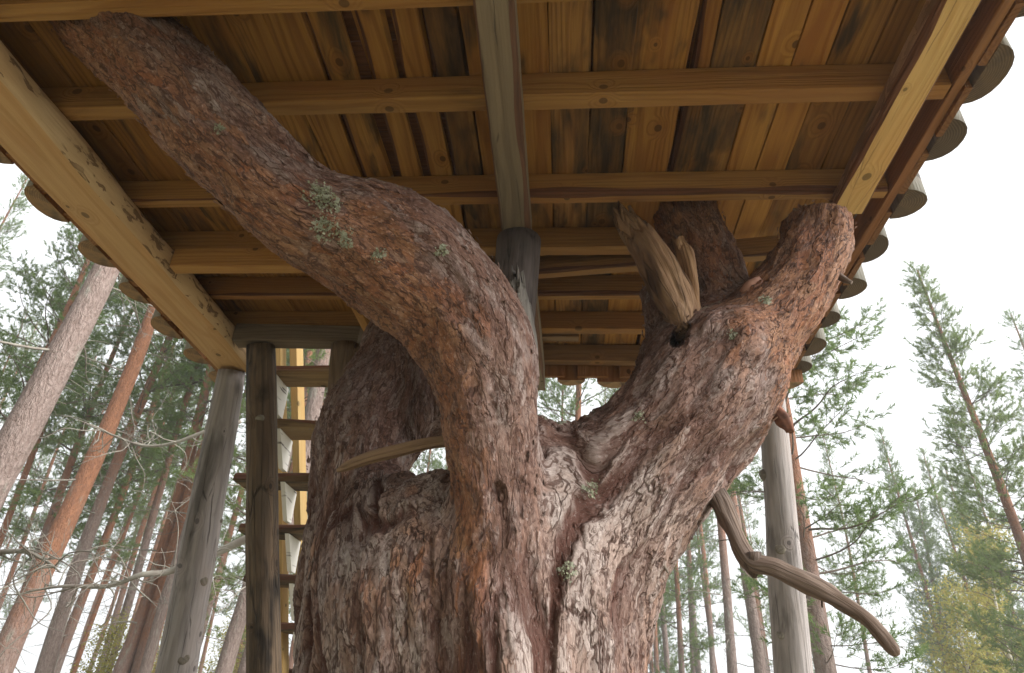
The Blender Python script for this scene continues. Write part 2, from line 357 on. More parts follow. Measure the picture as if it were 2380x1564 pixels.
# rim boards
timber('rim_board', (1.153, -.95, 3.352), (1.153, 3.2, 3.352), .033, .104, M_red, house, seed=140, color=(.6, .3, 0), wob=.003)
timber('rim_board', (-1.918, -.95, 3.352), (-1.918, 3.2, 3.352), .028, .104, M_red, house, seed=141, color=(.4, .3, 0))
# wall cladding: upright inner boards with half-round slabs nailed over the gaps
def slab_mesh(c, sag, L, seed):
    g = np.random.default_rng(seed); k = 10; Rr = (c * c / 4 + sag * sag) / (2 * sag); a = math.asin(min(1, c / 2 / Rr)); V = []
    n = 8; ph = g.uniform(0, 6.28, 4)
    for i in range(n):
        x = L * i / (n - 1); sc = 1 + .05 * math.sin(x * 2 + ph[0])
        for j in range(k + 1):
            t = -a + 2 * a * j / k
            V.append((x, Rr * math.sin(t) * sc * (1 + .02 * math.sin(3 * t + ph[1])), (Rr * math.cos(t) - (Rr - sag)) * sc * (1 + .04 * math.sin(2 * t + ph[2]))))
    m = k + 1; idx = np.arange(n * m).reshape(n, m); F = []
    for i in range(n - 1):
        for j in range(m): F.append((idx[i, j], idx[i, (j + 1) % m], idx[i + 1, (j + 1) % m], idx[i + 1, j]))
    for e, r in ((0, 1), (n - 1, -1)):
        for j in range(k // 2):
            q = [idx[e, j], idx[e, j + 1], idx[e, k - 1 - j], idx[e, k - j]]
            F.append(q[::-1] if r > 0 else q)
    me = mesh_np('wall_slab', V, F, ([0] * (m - 1) + [2]) * (n - 1) + [1] * k, True)
    bm_ = bmesh.new(); bm_.from_mesh(me); bmesh.ops.recalc_face_normals(bm_, faces=bm_.faces); bm_.to_mesh(me); bm_.free()
    for p in me.polygons: p.use_smooth = abs(p.normal.x) < .5 and p.normal.z > -.5
    return me
def endgrain():
    N = NT('sawn end grain'); p = N.sep(N.n('TexCoord').outputs['Object']); q = N.n('TexCoord').outputs['Object']
    r = N.vm('LENGTH', N.comb(0.0, p[1], N.math('ADD', p[2], .03))); r = N.math('ADD', r, N.math('MULTIPLY', N.noise(q, 12)[0], .012))
    w = N.mr(N.math('SINE', N.math('MULTIPLY', r, 800.)), -1, 1); oc = N.sep(N.n('ObjectInfo').outputs['Color'])
    c = N.mix(w, (.36, .235, .125), (.25, .14, .07)); c = N.mix(N.mr(N.noise(q, 18)[0], .45, .7), c, (.17, .12, .085))
    c = N.mix(N.math('MULTIPLY', N.mr(N.noise(q, 9, 4, .7)[0], .45, .65), .5), c, (.10, .06, .035)); c = N.mix(oc[2], c, N.mix(w, (.105, .075, .052), (.06, .042, .03))); N.put(N.b.inputs['Base Color'], c); N.put(N.b.inputs['Normal'], N.bump(w, .001)); return N.m
M_end = endgrain()
M_slab = wood('weathered slab bark side', (.42, .40, .37), (.26, .22, .19), (.12, .10, .09), grey=(.45, .45, .44), greyness=.7, stainy=.4)
WH = 1.65
slabs = [slab_mesh(.178, .085, WH, s) for s in range(6)] + [slab_mesh(.20, .098, WH, 10 + s) for s in range(4)]
for me in slabs: me.materials.append(M_slab); me.materials.append(M_end); me.materials.append(M_red)
def place_slab(pos, out, i, grey):
    o = bpy.data.objects.new('wall_slab', slabs[6 + i % 4 if out[0] < -.5 else i % 6]); COL.objects.link(o)
    out = Vector(out); x = Vector((0, 0, 1)); y = out.cross(x)
    o.matrix_world = Matrix(((x.x, y.x, out.x, pos[0]), (x.y, y.y, out.y, pos[1]), (x.z, y.z, out.z, pos[2]), (0, 0, 0, 1)))
    sc_k = .86 + .28 * ((i * 0.618) % 1); o.matrix_world = o.matrix_world @ Matrix.Diagonal((1, sc_k, .8 + .35 * ((i * .37 + .2) % 1), 1))
    o.color = (.5, .3, grey * (.75 + .3 * ((i * .53) % 1)), 1); o.parent = house; o.matrix_parent_inverse = Matrix.Translation(-house.location)
def wall_board(p, out, wid, i, z0, tone=.4):
    out = np.array(out, float)
    timber('wall_board', (p[0], p[1], z0), (p[0], p[1], 3.3 + WH), wid, .022, M_red, house, up=out, seed=300 + i, color=(tone, .3, 0), step=.4)
ys = [-.86, -.58, -.30, -.02, .28, .58, .85, 1.11, 1.37, 1.63, 1.925, 2.20, 2.46, 2.73, 2.97, 3.21]
for i, y in enumerate(ys):
    place_slab((1.198, y, 3.305 + .006 * math.sin(i * 3)), (1, 0, 0), i, .95)  # high last value paints backlit shade into these end grains
    if i < len(ys) - 1: wall_board((1.184, (y + ys[i + 1]) / 2), (1, 0, 0), .19, i, 3.298 + .006 * math.cos(i * 2))
yl = [-.90, -.60, -.31, -.02, .28, .58, .88, 1.19, 1.49, 1.79, 2.11, 2.39, 2.69, 3.0, 3.27]
for i, y in enumerate(yl):
    place_slab((-1.955, y, 3.238 + .006 * math.sin(i * 2)), (-1, 0, 0), i + 2, 0)
    if i < len(yl) - 1: wall_board((-1.945, (y + yl[i + 1]) / 2), (-1, 0, 0), .20, 20 + i, 3.243, .7)
xb = [-.84, -.62, -.42, -.225, .022, .25, .46, .69, .92, 1.16]
for i, x in enumerate(xb):
    place_slab((x, 3.228, 3.232 + .005 * math.sin(i * 2.2)), (0, 1, 0), i + 1, .0)
    if i < len(xb) - 1: wall_board(((x + xb[i + 1]) / 2, 3.213), (0, 1, 0), (xb[i + 1] - x) * .72, 40 + i, 3.246, .55)

# ------------------------------------------------------------------ round posts
def log_obj(name, spine, mat, color, seed, sides=20, wob=.02, knots=()):
    s = np.asarray(spine, float); p0 = s[0, :3]; ax = s[-1, :3] - p0; L = np.linalg.norm(ax); ax /= L
    sd = np.cross([0, 1, 0.1], ax); sd /= np.linalg.norm(sd); up = np.cross(ax, sd)
    Rm = np.stack([ax, sd, up], 1); loc = (s[:, :3] - p0) @ Rm
    v, f = tube(np.hstack([loc, s[:, 3:]]), sides, .05, wob, seed)
    parts = [(v, f)]
    me = mesh_np(name, *joinvf(parts))
    bm_ = bmesh.new(); bm_.from_mesh(me); bmesh.ops.recalc_face_normals(bm_, faces=bm_.faces); bm_.to_mesh(me); bm_.free()
    mw = Matrix(((*Rm[0], p0[0]), (*Rm[1], p0[1]), (*Rm[2], p0[2]), (0, 0, 0, 1)))
    o = link(name, me, None, mat, mw); o.color = (*color, 1); return o
def knot_on(post, spine, px, py, r, mat):
    """a short branch stub where the sight line meets the post"""
    s = catmull(spine, .05); best = min(range(len(s)), key=lambda i: np.linalg.norm(np.cross(s[i, :3] - CAM, ray(px, py))) / np.linalg.norm(ray(px, py)))
    d = ray(px, py); d /= np.linalg.norm(d); c = s[best]; t = (c[:3] - CAM) @ d
    q = CAM + d * t; off = q - c[:3]; offl = np.linalg.norm(off); rr = c[3]
    back = math.sqrt(max(1e-6, rr * rr - min(offl, rr * .95) ** 2)); surf = q - d * back; nrm = surf - c[:3]; nrm /= np.linalg.norm(nrm)
    v, f = tube(np.array([[*(surf - nrm * .02), r * 1.7], [*(surf - nrm * .001), r * 1.35], [*(surf + nrm * .003), r], [*(surf + nrm * .004), r * .7]]), 12, .006, .05, int(px))
    o = link('knot', mesh_np('knot', v, f), post, mat); return o
M_knot = wood('knot wood', (.15, .09, .06), (.07, .04, .025), (.05, .03, .02), stainy=.5, knots=False)
GP = 'round log posts carrying the treehouse'
def post(spine, mat, color, seed, label, knots=()):
    o = log_obj('support_post', spine, mat, color, seed); tag(o, label, 'post', GP)
    for x, y, r in knots:
        k = knot_on(o, spine, x, y, r, M_knot)
        k.parent = o; k.matrix_parent_inverse = o.matrix_world.inverted()
    return o
p = [atz(1201, 548, 3.195)]
sp = np.array([[-.190, 1.99, 2.30, .07], [-.190, 1.985, 2.7, .072], [-.187, 1.985, 3.0, .079], [-.186, 1.985, 3.196, .083]])
post(sp, M_silver, (.0, .8, .0), 1, 'dark grey round post under the centre beam, behind the curved limb', [(1192, 588, .012)])
tb = at(408, 1564, 3.46); tt = np.array([-1.80, 3.06, 3.185])
dv = (tb - tt) / (tt[2] - tb[2])
sp = np.array([[*(tt + dv * 3.25), .115], [*(tt + dv * 2.4), .108], [*tb, .095], [*(tt + dv * .75), .085], [*tt, .069]])
post(sp, M_silver, (.52, .55, .25), 2, 'silver grey debarked post leaning outward at the left rear corner', [(475, 1350, .016), (515, 1210, .009), (427, 1530, .02)])
tb = at(613, 1564, 3.3); tt = np.array([-1.535, 2.80, 3.197]); dv = (tb - tt) / (tt[2] - tb[2])
sp = np.array([[*(tt + dv * 3.25), .080], [*tb, .078], [*(tt + dv * .6), .073], [*tt, .068]])
post(sp, M_brown, (.6, .8, .15), 3, 'dark brown barked post beside the ladder, under the grey lintel', [(603, 975, .016)])
tb = at(1843, 1564, 3.55); tt = np.array([1.035, 3.12, 3.19]); dv = (tb - tt) / (tt[2] - tb[2])
sp = np.array([[*(tt + dv * 3.25), .105], [*tb, .086], [*(tt + dv * .5), .073], [*tt, .062]])
post(sp, M_silver, (.62, .5, .3), 4, 'tall silvery post at the right rear corner behind the dead branch', [(1768, 1105, .02), (1812, 1275, .018), (1812, 1475, .014)])
sp = np.array([[-.95, 2.95, 0, .08], [-.97, 2.93, 1.6, .08], [-1.095, 2.81, 3.197, .075]])
post(sp, M_brown, (.9, .2, .1), 5, 'orange brown post half hidden behind the pine, right end of the lintel')

# ------------------------------------------------------------------ ladder stairs behind the brown post
stair = empty('ladder', (-1.3, 3.6, 0), 'steep wooden ladder stair with dark treads behind the brown post', 'ladder')
Y0, h_, c_ = 2.97, .2248, .20
z0 = at(700, 855, Y0)[2]
def birchy():
    N = NT('white birch slab'); p = N.n('TexCoord').outputs['Object']
    a = N.noise(N.vm('MULTIPLY', p, (4, 4, 30)), 1, 3)[0]; c = N.mix(N.mr(a, .60, .66), (.66, .63, .58), (.12, .1, .09))
    N.put(N.b.inputs['Base Color'], c); return N.m
M_birchslab = birchy()
i = 0
while z0 - i * h_ > .1:
    y = Y0 + i * c_; z = z0 - i * h_
    timber('tread', (-1.80 if i > 1 else -1.66, y + .09, z), (-.90, y + .09, z), .18, .05, M_tread, stair, seed=400 + i, color=(.8 if i < 2 else .45, .25 if i < 2 else .8, 0), wane=(0, 0, .0, .02))
    for x in (-1.525, -.87):
        bb = bmesh.new(); tri = [(y + .01, z - .027), (y + .20, z - .027), (y + .01 + c_, z - h_ + .027), (y - .05 + c_, z - h_ + .027)]
        vs = [[bb.verts.new((xx, a_, b_)) for a_, b_ in tri] for xx in (x - .012, x + .012)]
        bb.faces.new(vs[0]); bb.faces.new(vs[1][::-1])
        for k in range(4): bb.faces.new((vs[0][k], vs[1][k], vs[1][(k + 1) % 4], vs[0][(k + 1) % 4]))
        bmesh.ops.recalc_face_normals(bb, faces=bb.faces)
        me = bpy.data.meshes.new('stringer'); bb.to_mesh(me); bb.free(); link('stringer', me, stair, M_birchslab)
    i += 1
for (xa, xb_, w, lab) in ((652, 657, .042, 'yellow pine batten, the left one of two behind the ladder treads'), (688, 708, .05, 'yellow pine batten, the right one of two behind the ladder treads')):
    t_ = at(xa, 805, 3.65); b_ = at(xb_, 1564, 4.15); d_ = (b_ - t_) / (t_[2] - b_[2])
    o = timber('handrail_batten', b_ + d_ * (b_[2] - .0), t_ - d_ * .35, w, w * 1.6, M_batten, None, up=(.2, 1, 0), seed=int(xa), color=(.75, .1, 0))
    tag(o, lab, 'batten', 'pine battens behind the ladder')

# ------------------------------------------------------------------ the big pine
def bark_mat(name, disp=True):
    N = NT(name); bk = N.attr('bk').outputs['Vector']; me_ = N.sep(N.attr('mask').outputs['Vector'])
    orange, thick, lich = me_[0], me_[1], me_[2]
    q = N.vm('MULTIPLY', bk, (1, 1, .36))
    wv = N.noise(q, 9, 3, .55)[1]; q1 = N.vm('ADD', q, N.vm('SCALE', N.vm('SUBTRACT', wv, (.5, .5, .5)), scale=.055))
    wv2 = N.noise(q, 40, 2, .55)[1]; q2 = N.vm('ADD', q1, N.vm('SCALE', N.vm('SUBTRACT', wv2, (.5, .5, .5)), scale=.016))
    qf = N.vm('ADD', N.vm('MULTIPLY', bk, (1, 1, .22)), N.vm('SCALE', N.vm('SUBTRACT', wv, (.5, .5, .5)), scale=.10)); qf = N.vm('ADD', qf, N.vm('SCALE', N.vm('SUBTRACT', wv2, (.5, .5, .5)), scale=.02))
    fur = N.vor(qf, 5.6, 'DISTANCE_TO_EDGE').outputs['Distance']
    fm = N.mr(fur, .01, .11, 0, 1, True)                       # 0 in the deep furrows
    pl = N.vor(q2, 20, 'DISTANCE_TO_EDGE').outputs['Distance']; pm = N.mr(pl, .0, .12, 0, 1, True)
    def scales(sc, tilt):
        v = N.vor(q2, sc); o = N.vm('SUBTRACT', q2, v.outputs['Position']); oz = N.sep(o); col = N.sep(v.outputs['Color'])
        e = N.mr(N.vor(q2, sc, 'DISTANCE_TO_EDGE').outputs['Distance'], 0, .10, 0, 1, True)
        h = N.math('ADD', N.math('MULTIPLY', col[0], .55), N.math('MULTIPLY_ADD', N.math('ADD', oz[2], N.math('MULTIPLY', oz[0], .5)), -tilt * sc, 0.)); return h, col, e
    h1, c1, e1 = scales(36, .55); h2, c2, e2 = scales(85, .6)
    fine = N.noise(N.vm('MULTIPLY', bk, (1, 1, .4)), 170, 5, .72)[0]
    mid = N.noise(q, 26, 5, .65)[0]
    gate = N.mr(N.noise(q, 4, 3)[0], .36, .52, .2, 1)
    scal = N.math('MULTIPLY', N.mr(N.noise(q, 7, 3)[0], .4, .6, .35, 1), N.mr(thick, .3, 1, 1, .6))          # where the scales lift and where they lie smooth
    cb = N.vor(q2, 13); cbr = N.sep(cb.outputs['Color'])
    def terrace(vec, sc, lev, jit):
        x = N.math('ADD', N.math('MULTIPLY', N.noise(vec, sc, 5, .62)[0], lev), N.math('MULTIPLY', jit, 1.7)); fl = N.math('FLOOR', x); fr = N.math('FRACT', x)
        st = N.mr(fr, .70, 1., 0, 1, True); wn = N.n('TexWhiteNoise', noise_dimensions='2D'); N.put(wn.inputs['Vector'], N.comb(fl, N.math('MULTIPLY', jit, 91.), 0.0))
        edge = N.math('MULTIPLY', N.mr(fr, .66, .80, 0, 1, True), N.mr(fr, .88, 1., 1, 0, True))
        return N.math('ADD', fl, st), wn.outputs['Value'], edge
    t1, tr1, te1 = terrace(N.vm('MULTIPLY', q2, (1, 1, .85)), 7, 11., cbr[0]); t2, tr2, te2 = terrace(q2, 23, 8., c1[0])
    low_ = N.mr(thick, .25, 1, 0, 1)
    H = N.math('MULTIPLY', N.math('MULTIPLY', fm, .020), N.math('MULTIPLY', thick, gate))
    H = N.math('ADD', H, N.math('MULTIPLY', t1, N.math('MULTIPLY', scal, .0040))); H = N.math('ADD', H, N.math('MULTIPLY', t2, .0017))
    H = N.math('ADD', H, N.math('MULTIPLY', N.math('MULTIPLY', h1, .0055), scal)); H = N.math('ADD', H, N.math('MULTIPLY', h2, .0018))
    H = N.math('ADD', H, N.math('MULTIPLY', mid, .008)); H = N.math('ADD', H, N.math('MULTIPLY', fine, .0020))
    H = N.math('SUBTRACT', H, N.math('MULTIPLY_ADD', thick, .014, .027))
    ck_ = N.mr(N.vor(N.vm('ADD', qf, N.vm('SCALE', N.vm('SUBTRACT', wv2, (.5, .5, .5)), scale=.03)), 13, 'DISTANCE_TO_EDGE').outputs['Distance'], 0, .055, 1, 0, True)
    ck_ = N.math('MULTIPLY', N.math('MULTIPLY', ck_, N.mr(mid, .42, .56)), N.mr(thick, .2, .9, .35, 1))
    H = N.math('SUBTRACT', H, N.math('MULTIPLY', ck_, .006))
    # colour
    big = N.noise(q, 4.5, 4, .6)[0]; big2 = N.noise(N.vm('ADD', q, (3, 1, 7)), 13, 5, .65)[0]
    c = N.mix(tr1, (.155, .082, .060), (.335, .232, .190)); c = N.mix(N.math('MULTIPLY', tr2, .65), c, (.275, .150, .100))
    c = N.mix(N.mr(big2, .47, .60, 0, .75), c, (.335, .29, .272))
    c = N.mix(N.mr(big, .50, .64, 0, .65), c, (.17, .085, .064))
    c = N.mix(N.math('MULTIPLY', N.math('GREATER_THAN', tr2, .80), .6), c, (.42, .36, .335))
    pale = N.math('MULTIPLY', N.mr(thick, .5, 1), N.mr(N.noise(N.vm('ADD', q, (9, 4, 2)), 5, 4, .6)[0], .40, .58), clamp=True)
    c = N.mix(N.math('MULTIPLY', pale, .5), c, (.385, .32, .285))
    om = N.mr(N.math('ADD', N.math('MULTIPLY', N.math('ADD', big, N.math('MULTIPLY', N.math('SUBTRACT', c1[2], .5), .25)), .9), N.math('MULTIPLY', orange, .62)), .62, .86, 0, 1, True)
    oc = N.mix(c2[0], (.44, .165, .055), (.33, .110, .042)); oc = N.mix(N.math('MULTIPLY', c1[0], .7), oc, (.50, .28, .15))
    c = N.mix(N.math('MULTIPLY', om, .9), c, oc)
    c = N.mix(N.math('MULTIPLY', te1, .85), c, (.045, .020, .014)); c = N.mix(N.math('MULTIPLY', te2, .65), c, (.07, .034, .024))
    c = N.mix(N.math('MULTIPLY', N.math('SUBTRACT', 1., e1), .22), c, (.10, .045, .03))
    c = N.mix(N.math('MULTIPLY', ck_, .85), c, (.05, .022, .015))
    fu = N.math('MULTIPLY', N.math('MULTIPLY', N.math('SUBTRACT', 1., N.mr(fur, .015, .12, 0, 1, True)), gate), thick)
    c = N.mix(N.math('MULTIPLY', fu, 1.1, clamp=True), c, (.07, .024, .015))
    c = N.mix(N.mr(thick, .2, .9, .42, 0), c, (.10, .046, .033)); c = N.mix(N.mr(fine, .30, .62, .62, 0), c, (.07, .04, .03)); c = N.mix(N.mr(fine, .56, .75, 0, .4), c, (.48, .42, .39))  # first mix paints shade onto the upper limbs by darkening thin bark
    lm = N.mr(N.math('MULTIPLY', lich, N.mr(N.noise(bk, 55, 5, .7)[0], .44, .60)), .3, .5, 0, 1, True)
    c = N.mix(lm, c, N.mix(N.noise(bk, 140, 2)[0], (.17, .18, .12), (.34, .35, .27)))
    N.put(N.b.inputs['Base Color'], c); N.b.inputs['Roughness'].default_value = .78
    if disp:
        d = N.n('Displacement'); d.inputs['Midlevel'].default_value = 0; d.inputs['Scale'].default_value = 1
        N.put(d.inputs['Height'], H); N.t.links.new(d.outputs[0], N.out.inputs['Displacement']); N.m.displacement_method = 'BOTH'
    else:
        N.put(N.b.inputs['Normal'], N.bump(N.math('ADD', N.math('MULTIPLY', h2, .5), fine), .003))
    return N.m
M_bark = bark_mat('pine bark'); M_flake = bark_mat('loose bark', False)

def P(x, y, w, Y):
    p = at(x, y, Y); return [*p, rad(w, p)]
def spine(L, ground=None):
    s = [P(*q) for q in L]
    if ground is not None:       # carry the lobe down to the ground with a flare
        x, y, r = ground
        s = [[x, y, -.15, r * 1.35], [x + (s[0][0] - x) * .25, y + (s[0][1] - y) * .25, .25, r * 1.05], [x + (s[0][0] - x) * .6, y + (s[0][1] - y) * .6, .85, r * .92]] + s
    return np.array(s)
SP = dict(
 A=spine([(1168, 1700, 200, 1.66), (1168, 1564, 190, 1.645), (1165, 1400, 180, 1.64), (1163, 1250, 160, 1.63), (1156, 1100, 160, 1.62), (1140, 950, 192, 1.605), (1107, 820, 232, 1.58), (1040, 700, 262, 1.54), (925, 608, 282, 1.49), (815, 548, 250, 1.44), (685, 482, 220, 1.37), (557, 362, 214, 1.29), (450, 247, 212, 1.235), (347, 137, 207, 1.21), (245, 40, 208, 1.20), (150, -60, 200, 1.19), (60, -150, 190, 1.18)], (-.02, 1.60, .20)),
 T=spine([(1100, 1750, 650, 2.0), (1100, 1564, 620, 1.97), (1095, 1400, 580, 1.95), (1080, 1310, 440, 1.94), (1055, 1262, 250, 1.95)], (-.16, 2.0, .48)),
 C=spine([(1325, 1750, 310, 1.90), (1325, 1564, 300, 1.90), (1342, 1400, 310, 1.90), (1392, 1250, 322, 1.90), (1482, 1112, 322, 1.90), (1590, 982, 300, 1.90), (1655, 865, 262, 1.90)], (.14, 1.88, .28)),
 D=spine([(1600, 950, 140, 1.93), (1572, 850, 118, 1.93), (1545, 750, 92, 1.95), (1520, 670, 52, 1.97)]),
 E=spine([(1650, 900, 190, 1.94), (1676, 785, 160, 1.98), (1672, 700, 128, 2.01), (1642, 600, 122, 2.04), (1602, 510, 135, 2.07), (1570, 420, 138, 2.10), (1545, 330, 138, 2.12), (1520, 250, 135, 2.13)]),
 F=spine([(1680, 890, 230, 1.88), (1750, 792, 182, 1.86), (1826, 700, 164, 1.845), (1870, 620, 156, 1.84), (1892, 560, 150, 1.84), (1901, 514, 148, 1.84)]),
 B=spine([(800, 1750, 250, 2.05), (798, 1564, 232, 2.05), (792, 1400, 205, 2.05), (803, 1250, 196, 2.06), (818, 1120, 200, 2.10), (848, 1010, 232, 2.20), (912, 905, 226, 2.32), (962, 810, 190, 2.42), (988, 720, 175, 2.52), (1000, 640, 168, 2.60), (1006, 540, 160, 2.66)], (-.62, 2.02, .23)),
 H=spine([(930, 1750, 360, 1.91), (930, 1564, 350, 1.91), (920, 1400, 330, 1.91), (910, 1300, 290, 1.95), (910, 1225, 220, 2.02)], (-.42, 1.84, .30)),
 I=spine([(1270, 1750, 280, 1.79), (1270, 1564, 270, 1.77), (1270, 1400, 250, 1.77), (1272, 1250, 215, 1.78), (1280, 1160, 170, 1.81)], (.02, 1.72, .2)),
 J=spine([(960, 800, 190, 2.42), (990, 900, 185, 2.32), (985, 975, 120, 2.22)]),
 M=spine([(1330, 1750, 240, 1.82), (1335, 1564, 235, 1.81), (1345, 1400, 230, 1.81), (1370, 1280, 200, 1.83), (1400, 1190, 160, 1.86)], (.12, 1.78, .2)),
 K=spine([(1225, 1110, 150, 1.78), (1300, 1120, 200, 1.86), (1400, 1110, 210, 1.9)]),
 Q=spine([(1262, 1030, 70, 1.80), (1272, 995, 46, 1.80)]),
)
tv = joinvf([tube(s, 28, .05, .025, i) for i, s in enumerate(SP.values())])
tmp = bpy.data.objects.new('tmp', mesh_np('tmp', *tv)); COL.objects.link(tmp)
md = tmp.modifiers.new('r', 'REMESH'); md.mode = 'VOXEL'; md.voxel_size = .011
dg = bpy.context.evaluated_depsgraph_get(); dg.update()
rme = bpy.data.meshes.new_from_object(tmp.evaluated_get(dg)); bpy.data.objects.remove(tmp)
tmp = bpy.data.objects.new('tmp', rme); COL.objects.link(tmp)      # the old trunk is fused low down: melt the lobes together there
zs = np.zeros(len(rme.vertices) * 3, np.float32); rme.vertices.foreach_get('co', zs); zs = zs[2::3]
ms = tmp.modifiers.new('s', 'SMOOTH'); ms.iterations = 10; ms.factor = .5
dg = bpy.context.evaluated_depsgraph_get(); dg.update()
tme = bpy.data.meshes.new_from_object(tmp.evaluated_get(dg)); bpy.data.objects.remove(tmp)
nv = len(tme.vertices); co = np.zeros(nv * 3, np.float32); tme.vertices.foreach_get('co', co); co = co.reshape(-1, 3)
def blend(p, kk, passes):
    sp_ = [catmull(s, .03) for s in SP.values()]
    for _ in range(passes):
        for a in range(0, len(p), 8000):
            q = p[a:a + 8000]; D, G_ = [], []
            for c in sp_:
                cc = c[:, :3].astype(np.float32); d = np.sqrt(np.maximum((q ** 2).sum(1)[:, None] + (cc ** 2).sum(1)[None] - 2 * q @ cc.T, 1e-8)) - c[None, :, 3].astype(np.float32)
                m_ = d.argmin(1); D.append(d[np.arange(len(q)), m_]); g_ = q - cc[m_]; G_.append(g_ / (np.linalg.norm(g_, axis=1)[:, None] + 1e-6))
            D = np.array(D); G_ = np.array(G_); mn = D.min(0); w = np.exp(-(D - mn) / kk); sw = w.sum(0); sd = mn - kk * np.log(sw)
            gr = (w[..., None] * G_).sum(0) / sw[:, None]; gn = np.linalg.norm(gr, axis=1)[:, None] + .15
            p[a:a + 8000] = q - gr / gn * np.clip(sd, -.06, .06)[:, None] * .8
    return p
co = blend(co, .036, 6); tme.vertices.foreach_set('co', co.ravel()); tme.update()
tmp = bpy.data.objects.new('tmp', tme); COL.objects.link(tmp)
md = tmp.modifiers.new('r', 'REMESH'); md.mode = 'VOXEL'; md.voxel_size = .0078
ms = tmp.modifiers.new('s', 'SMOOTH'); ms.iterations = 14; ms.factor = .5
dg = bpy.context.evaluated_depsgraph_get(); dg.update()
tme = bpy.data.meshes.new_from_object(tmp.evaluated_get(dg)); bpy.data.objects.remove(tmp)
nv = len(tme.vertices); co = np.zeros(nv * 3, np.float32); tme.vertices.foreach_get('co', co); co = co.reshape(-1, 3).astype(float)
nr = np.zeros(nv * 3, np.float32); tme.vertex_normals.foreach_get('vector', nr); nr = nr.reshape(-1, 3).astype(float)
# nearest spine sample: bark coordinates that run along each limb
sc_, sr_, sT, sA, sB, sl_, si_, so_ = [], [], [], [], [], [], [], []
for i, (k, s) in enumerate(SP.items()):
    full = np.vstack([SP['C'][:-2], s]) if k in 'DEF' else s
    c = catmull(full, .02); n0 = len(c) - len(catmull(s, .02)) if k in 'DEF' else 0
    if k in 'GKQJ': T = np.tile([0., 0, 1], (len(c), 1)); A = np.tile([1., 0, 0], (len(c), 1)); B = np.tile([0., 1, 0], (len(c), 1)); o_ = c[:, :3].copy(); L_ = o_[:, 2]
    else:
        T, A, B = frames(c[:, :3], (1., 0, 0)); L_ = np.concatenate([[0], np.cumsum(np.linalg.norm(np.diff(c[:, :3], axis=0), axis=1))])
        rf = int(np.argmin(np.abs(c[:, 2] - 1.75))); L_ = L_ - L_[rf] + c[rf, 2]; o_ = np.tile(c[rf, :3], (len(c), 1))
    sl_ = sl_ + [L_[n0:]]; so_ = so_ + [o_[n0:]]
    sc_.append(c[n0:, :3]); sr_.append(np.maximum(c[n0:, 3], .02)); sT.append(T[n0:]); sA.append(A[n0:]); sB.append(B[n0:]); si_.append(np.full(len(c) - n0, i))
sc_, sr_, sT, sA, sB, sl_, si_, so_ = map(np.concatenate, (sc_, sr_, sT, sA, sB, sl_, si_, so_))
def nearest(p):
    out = np.zeros(len(p), int)
    for a in range(0, len(p), 8000):
        q = p[a:a + 8000]; D = (q ** 2).sum(1)[:, None] + (sc_ ** 2).sum(1)[None] - 2 * q @ sc_.T
        out[a:a + 8000] = np.argmin(np.sqrt(np.maximum(D, 1e-9)) - sr_[None], 1)
    return out
def hash3(i): 
    i = i.astype(np.int64); h = (i[..., 0] * 374761393 + i[..., 1] * 668265263 + i[..., 2] * 2147483647) & 0xffffffff
    h = ((h ^ (h >> 13)) * 1274126177) & 0xffffffff; return ((h ^ (h >> 16)) & 0xffff) / 65535.
def vnoise(p):
    i = np.floor(p); f = p - i; f = f * f * (3 - 2 * f); o = 0
    for dx in (0, 1):
        for dy in (0, 1):
            for dz in (0, 1):
                w = (f[:, 0] if dx else 1 - f[:, 0]) * (f[:, 1] if dy else 1 - f[:, 1]) * (f[:, 2] if dz else 1 - f[:, 2])
                o = o + w * hash3(i + [dx, dy, dz])
    return o * 2 - 1
ni = nearest(co); off = co - sc_[ni]
names = list(SP)
ns_ = len(names); Dm = np.full((nv, ns_), 9., np.float32); Bk = np.zeros((nv, ns_, 3), np.float32)      # every limb's own coordinates, blended where limbs fuse
for q_ in range(ns_):
    ids = np.nonzero(si_ == q_)[0]; cc = sc_[ids]
    for a in range(0, nv, 8000):
        p_ = co[a:a + 8000]; d_ = np.sqrt(np.maximum((p_ ** 2).sum(1)[:, None] + (cc ** 2).sum(1)[None] - 2 * p_ @ cc.T, 1e-9)) - sr_[ids][None]
        m_ = d_.argmin(1); Dm[a:a + 8000, q_] = d_[np.arange(len(p_)), m_]; g_ = ids[m_]; o_ = p_ - sc_[g_]
        Bk[a:a + 8000, q_] = np.stack([(o_ * sA[g_]).sum(1) + so_[g_][:, 0], (o_ * sB[g_]).sum(1) + so_[g_][:, 1], sl_[g_] + (o_ * sT[g_]).sum(1)], 1)
Wt = np.exp(-(Dm - Dm.min(1)[:, None]) / .022); Wt /= Wt.sum(1)[:, None]
bk = (Wt[..., None] * Bk).sum(1).astype(float)
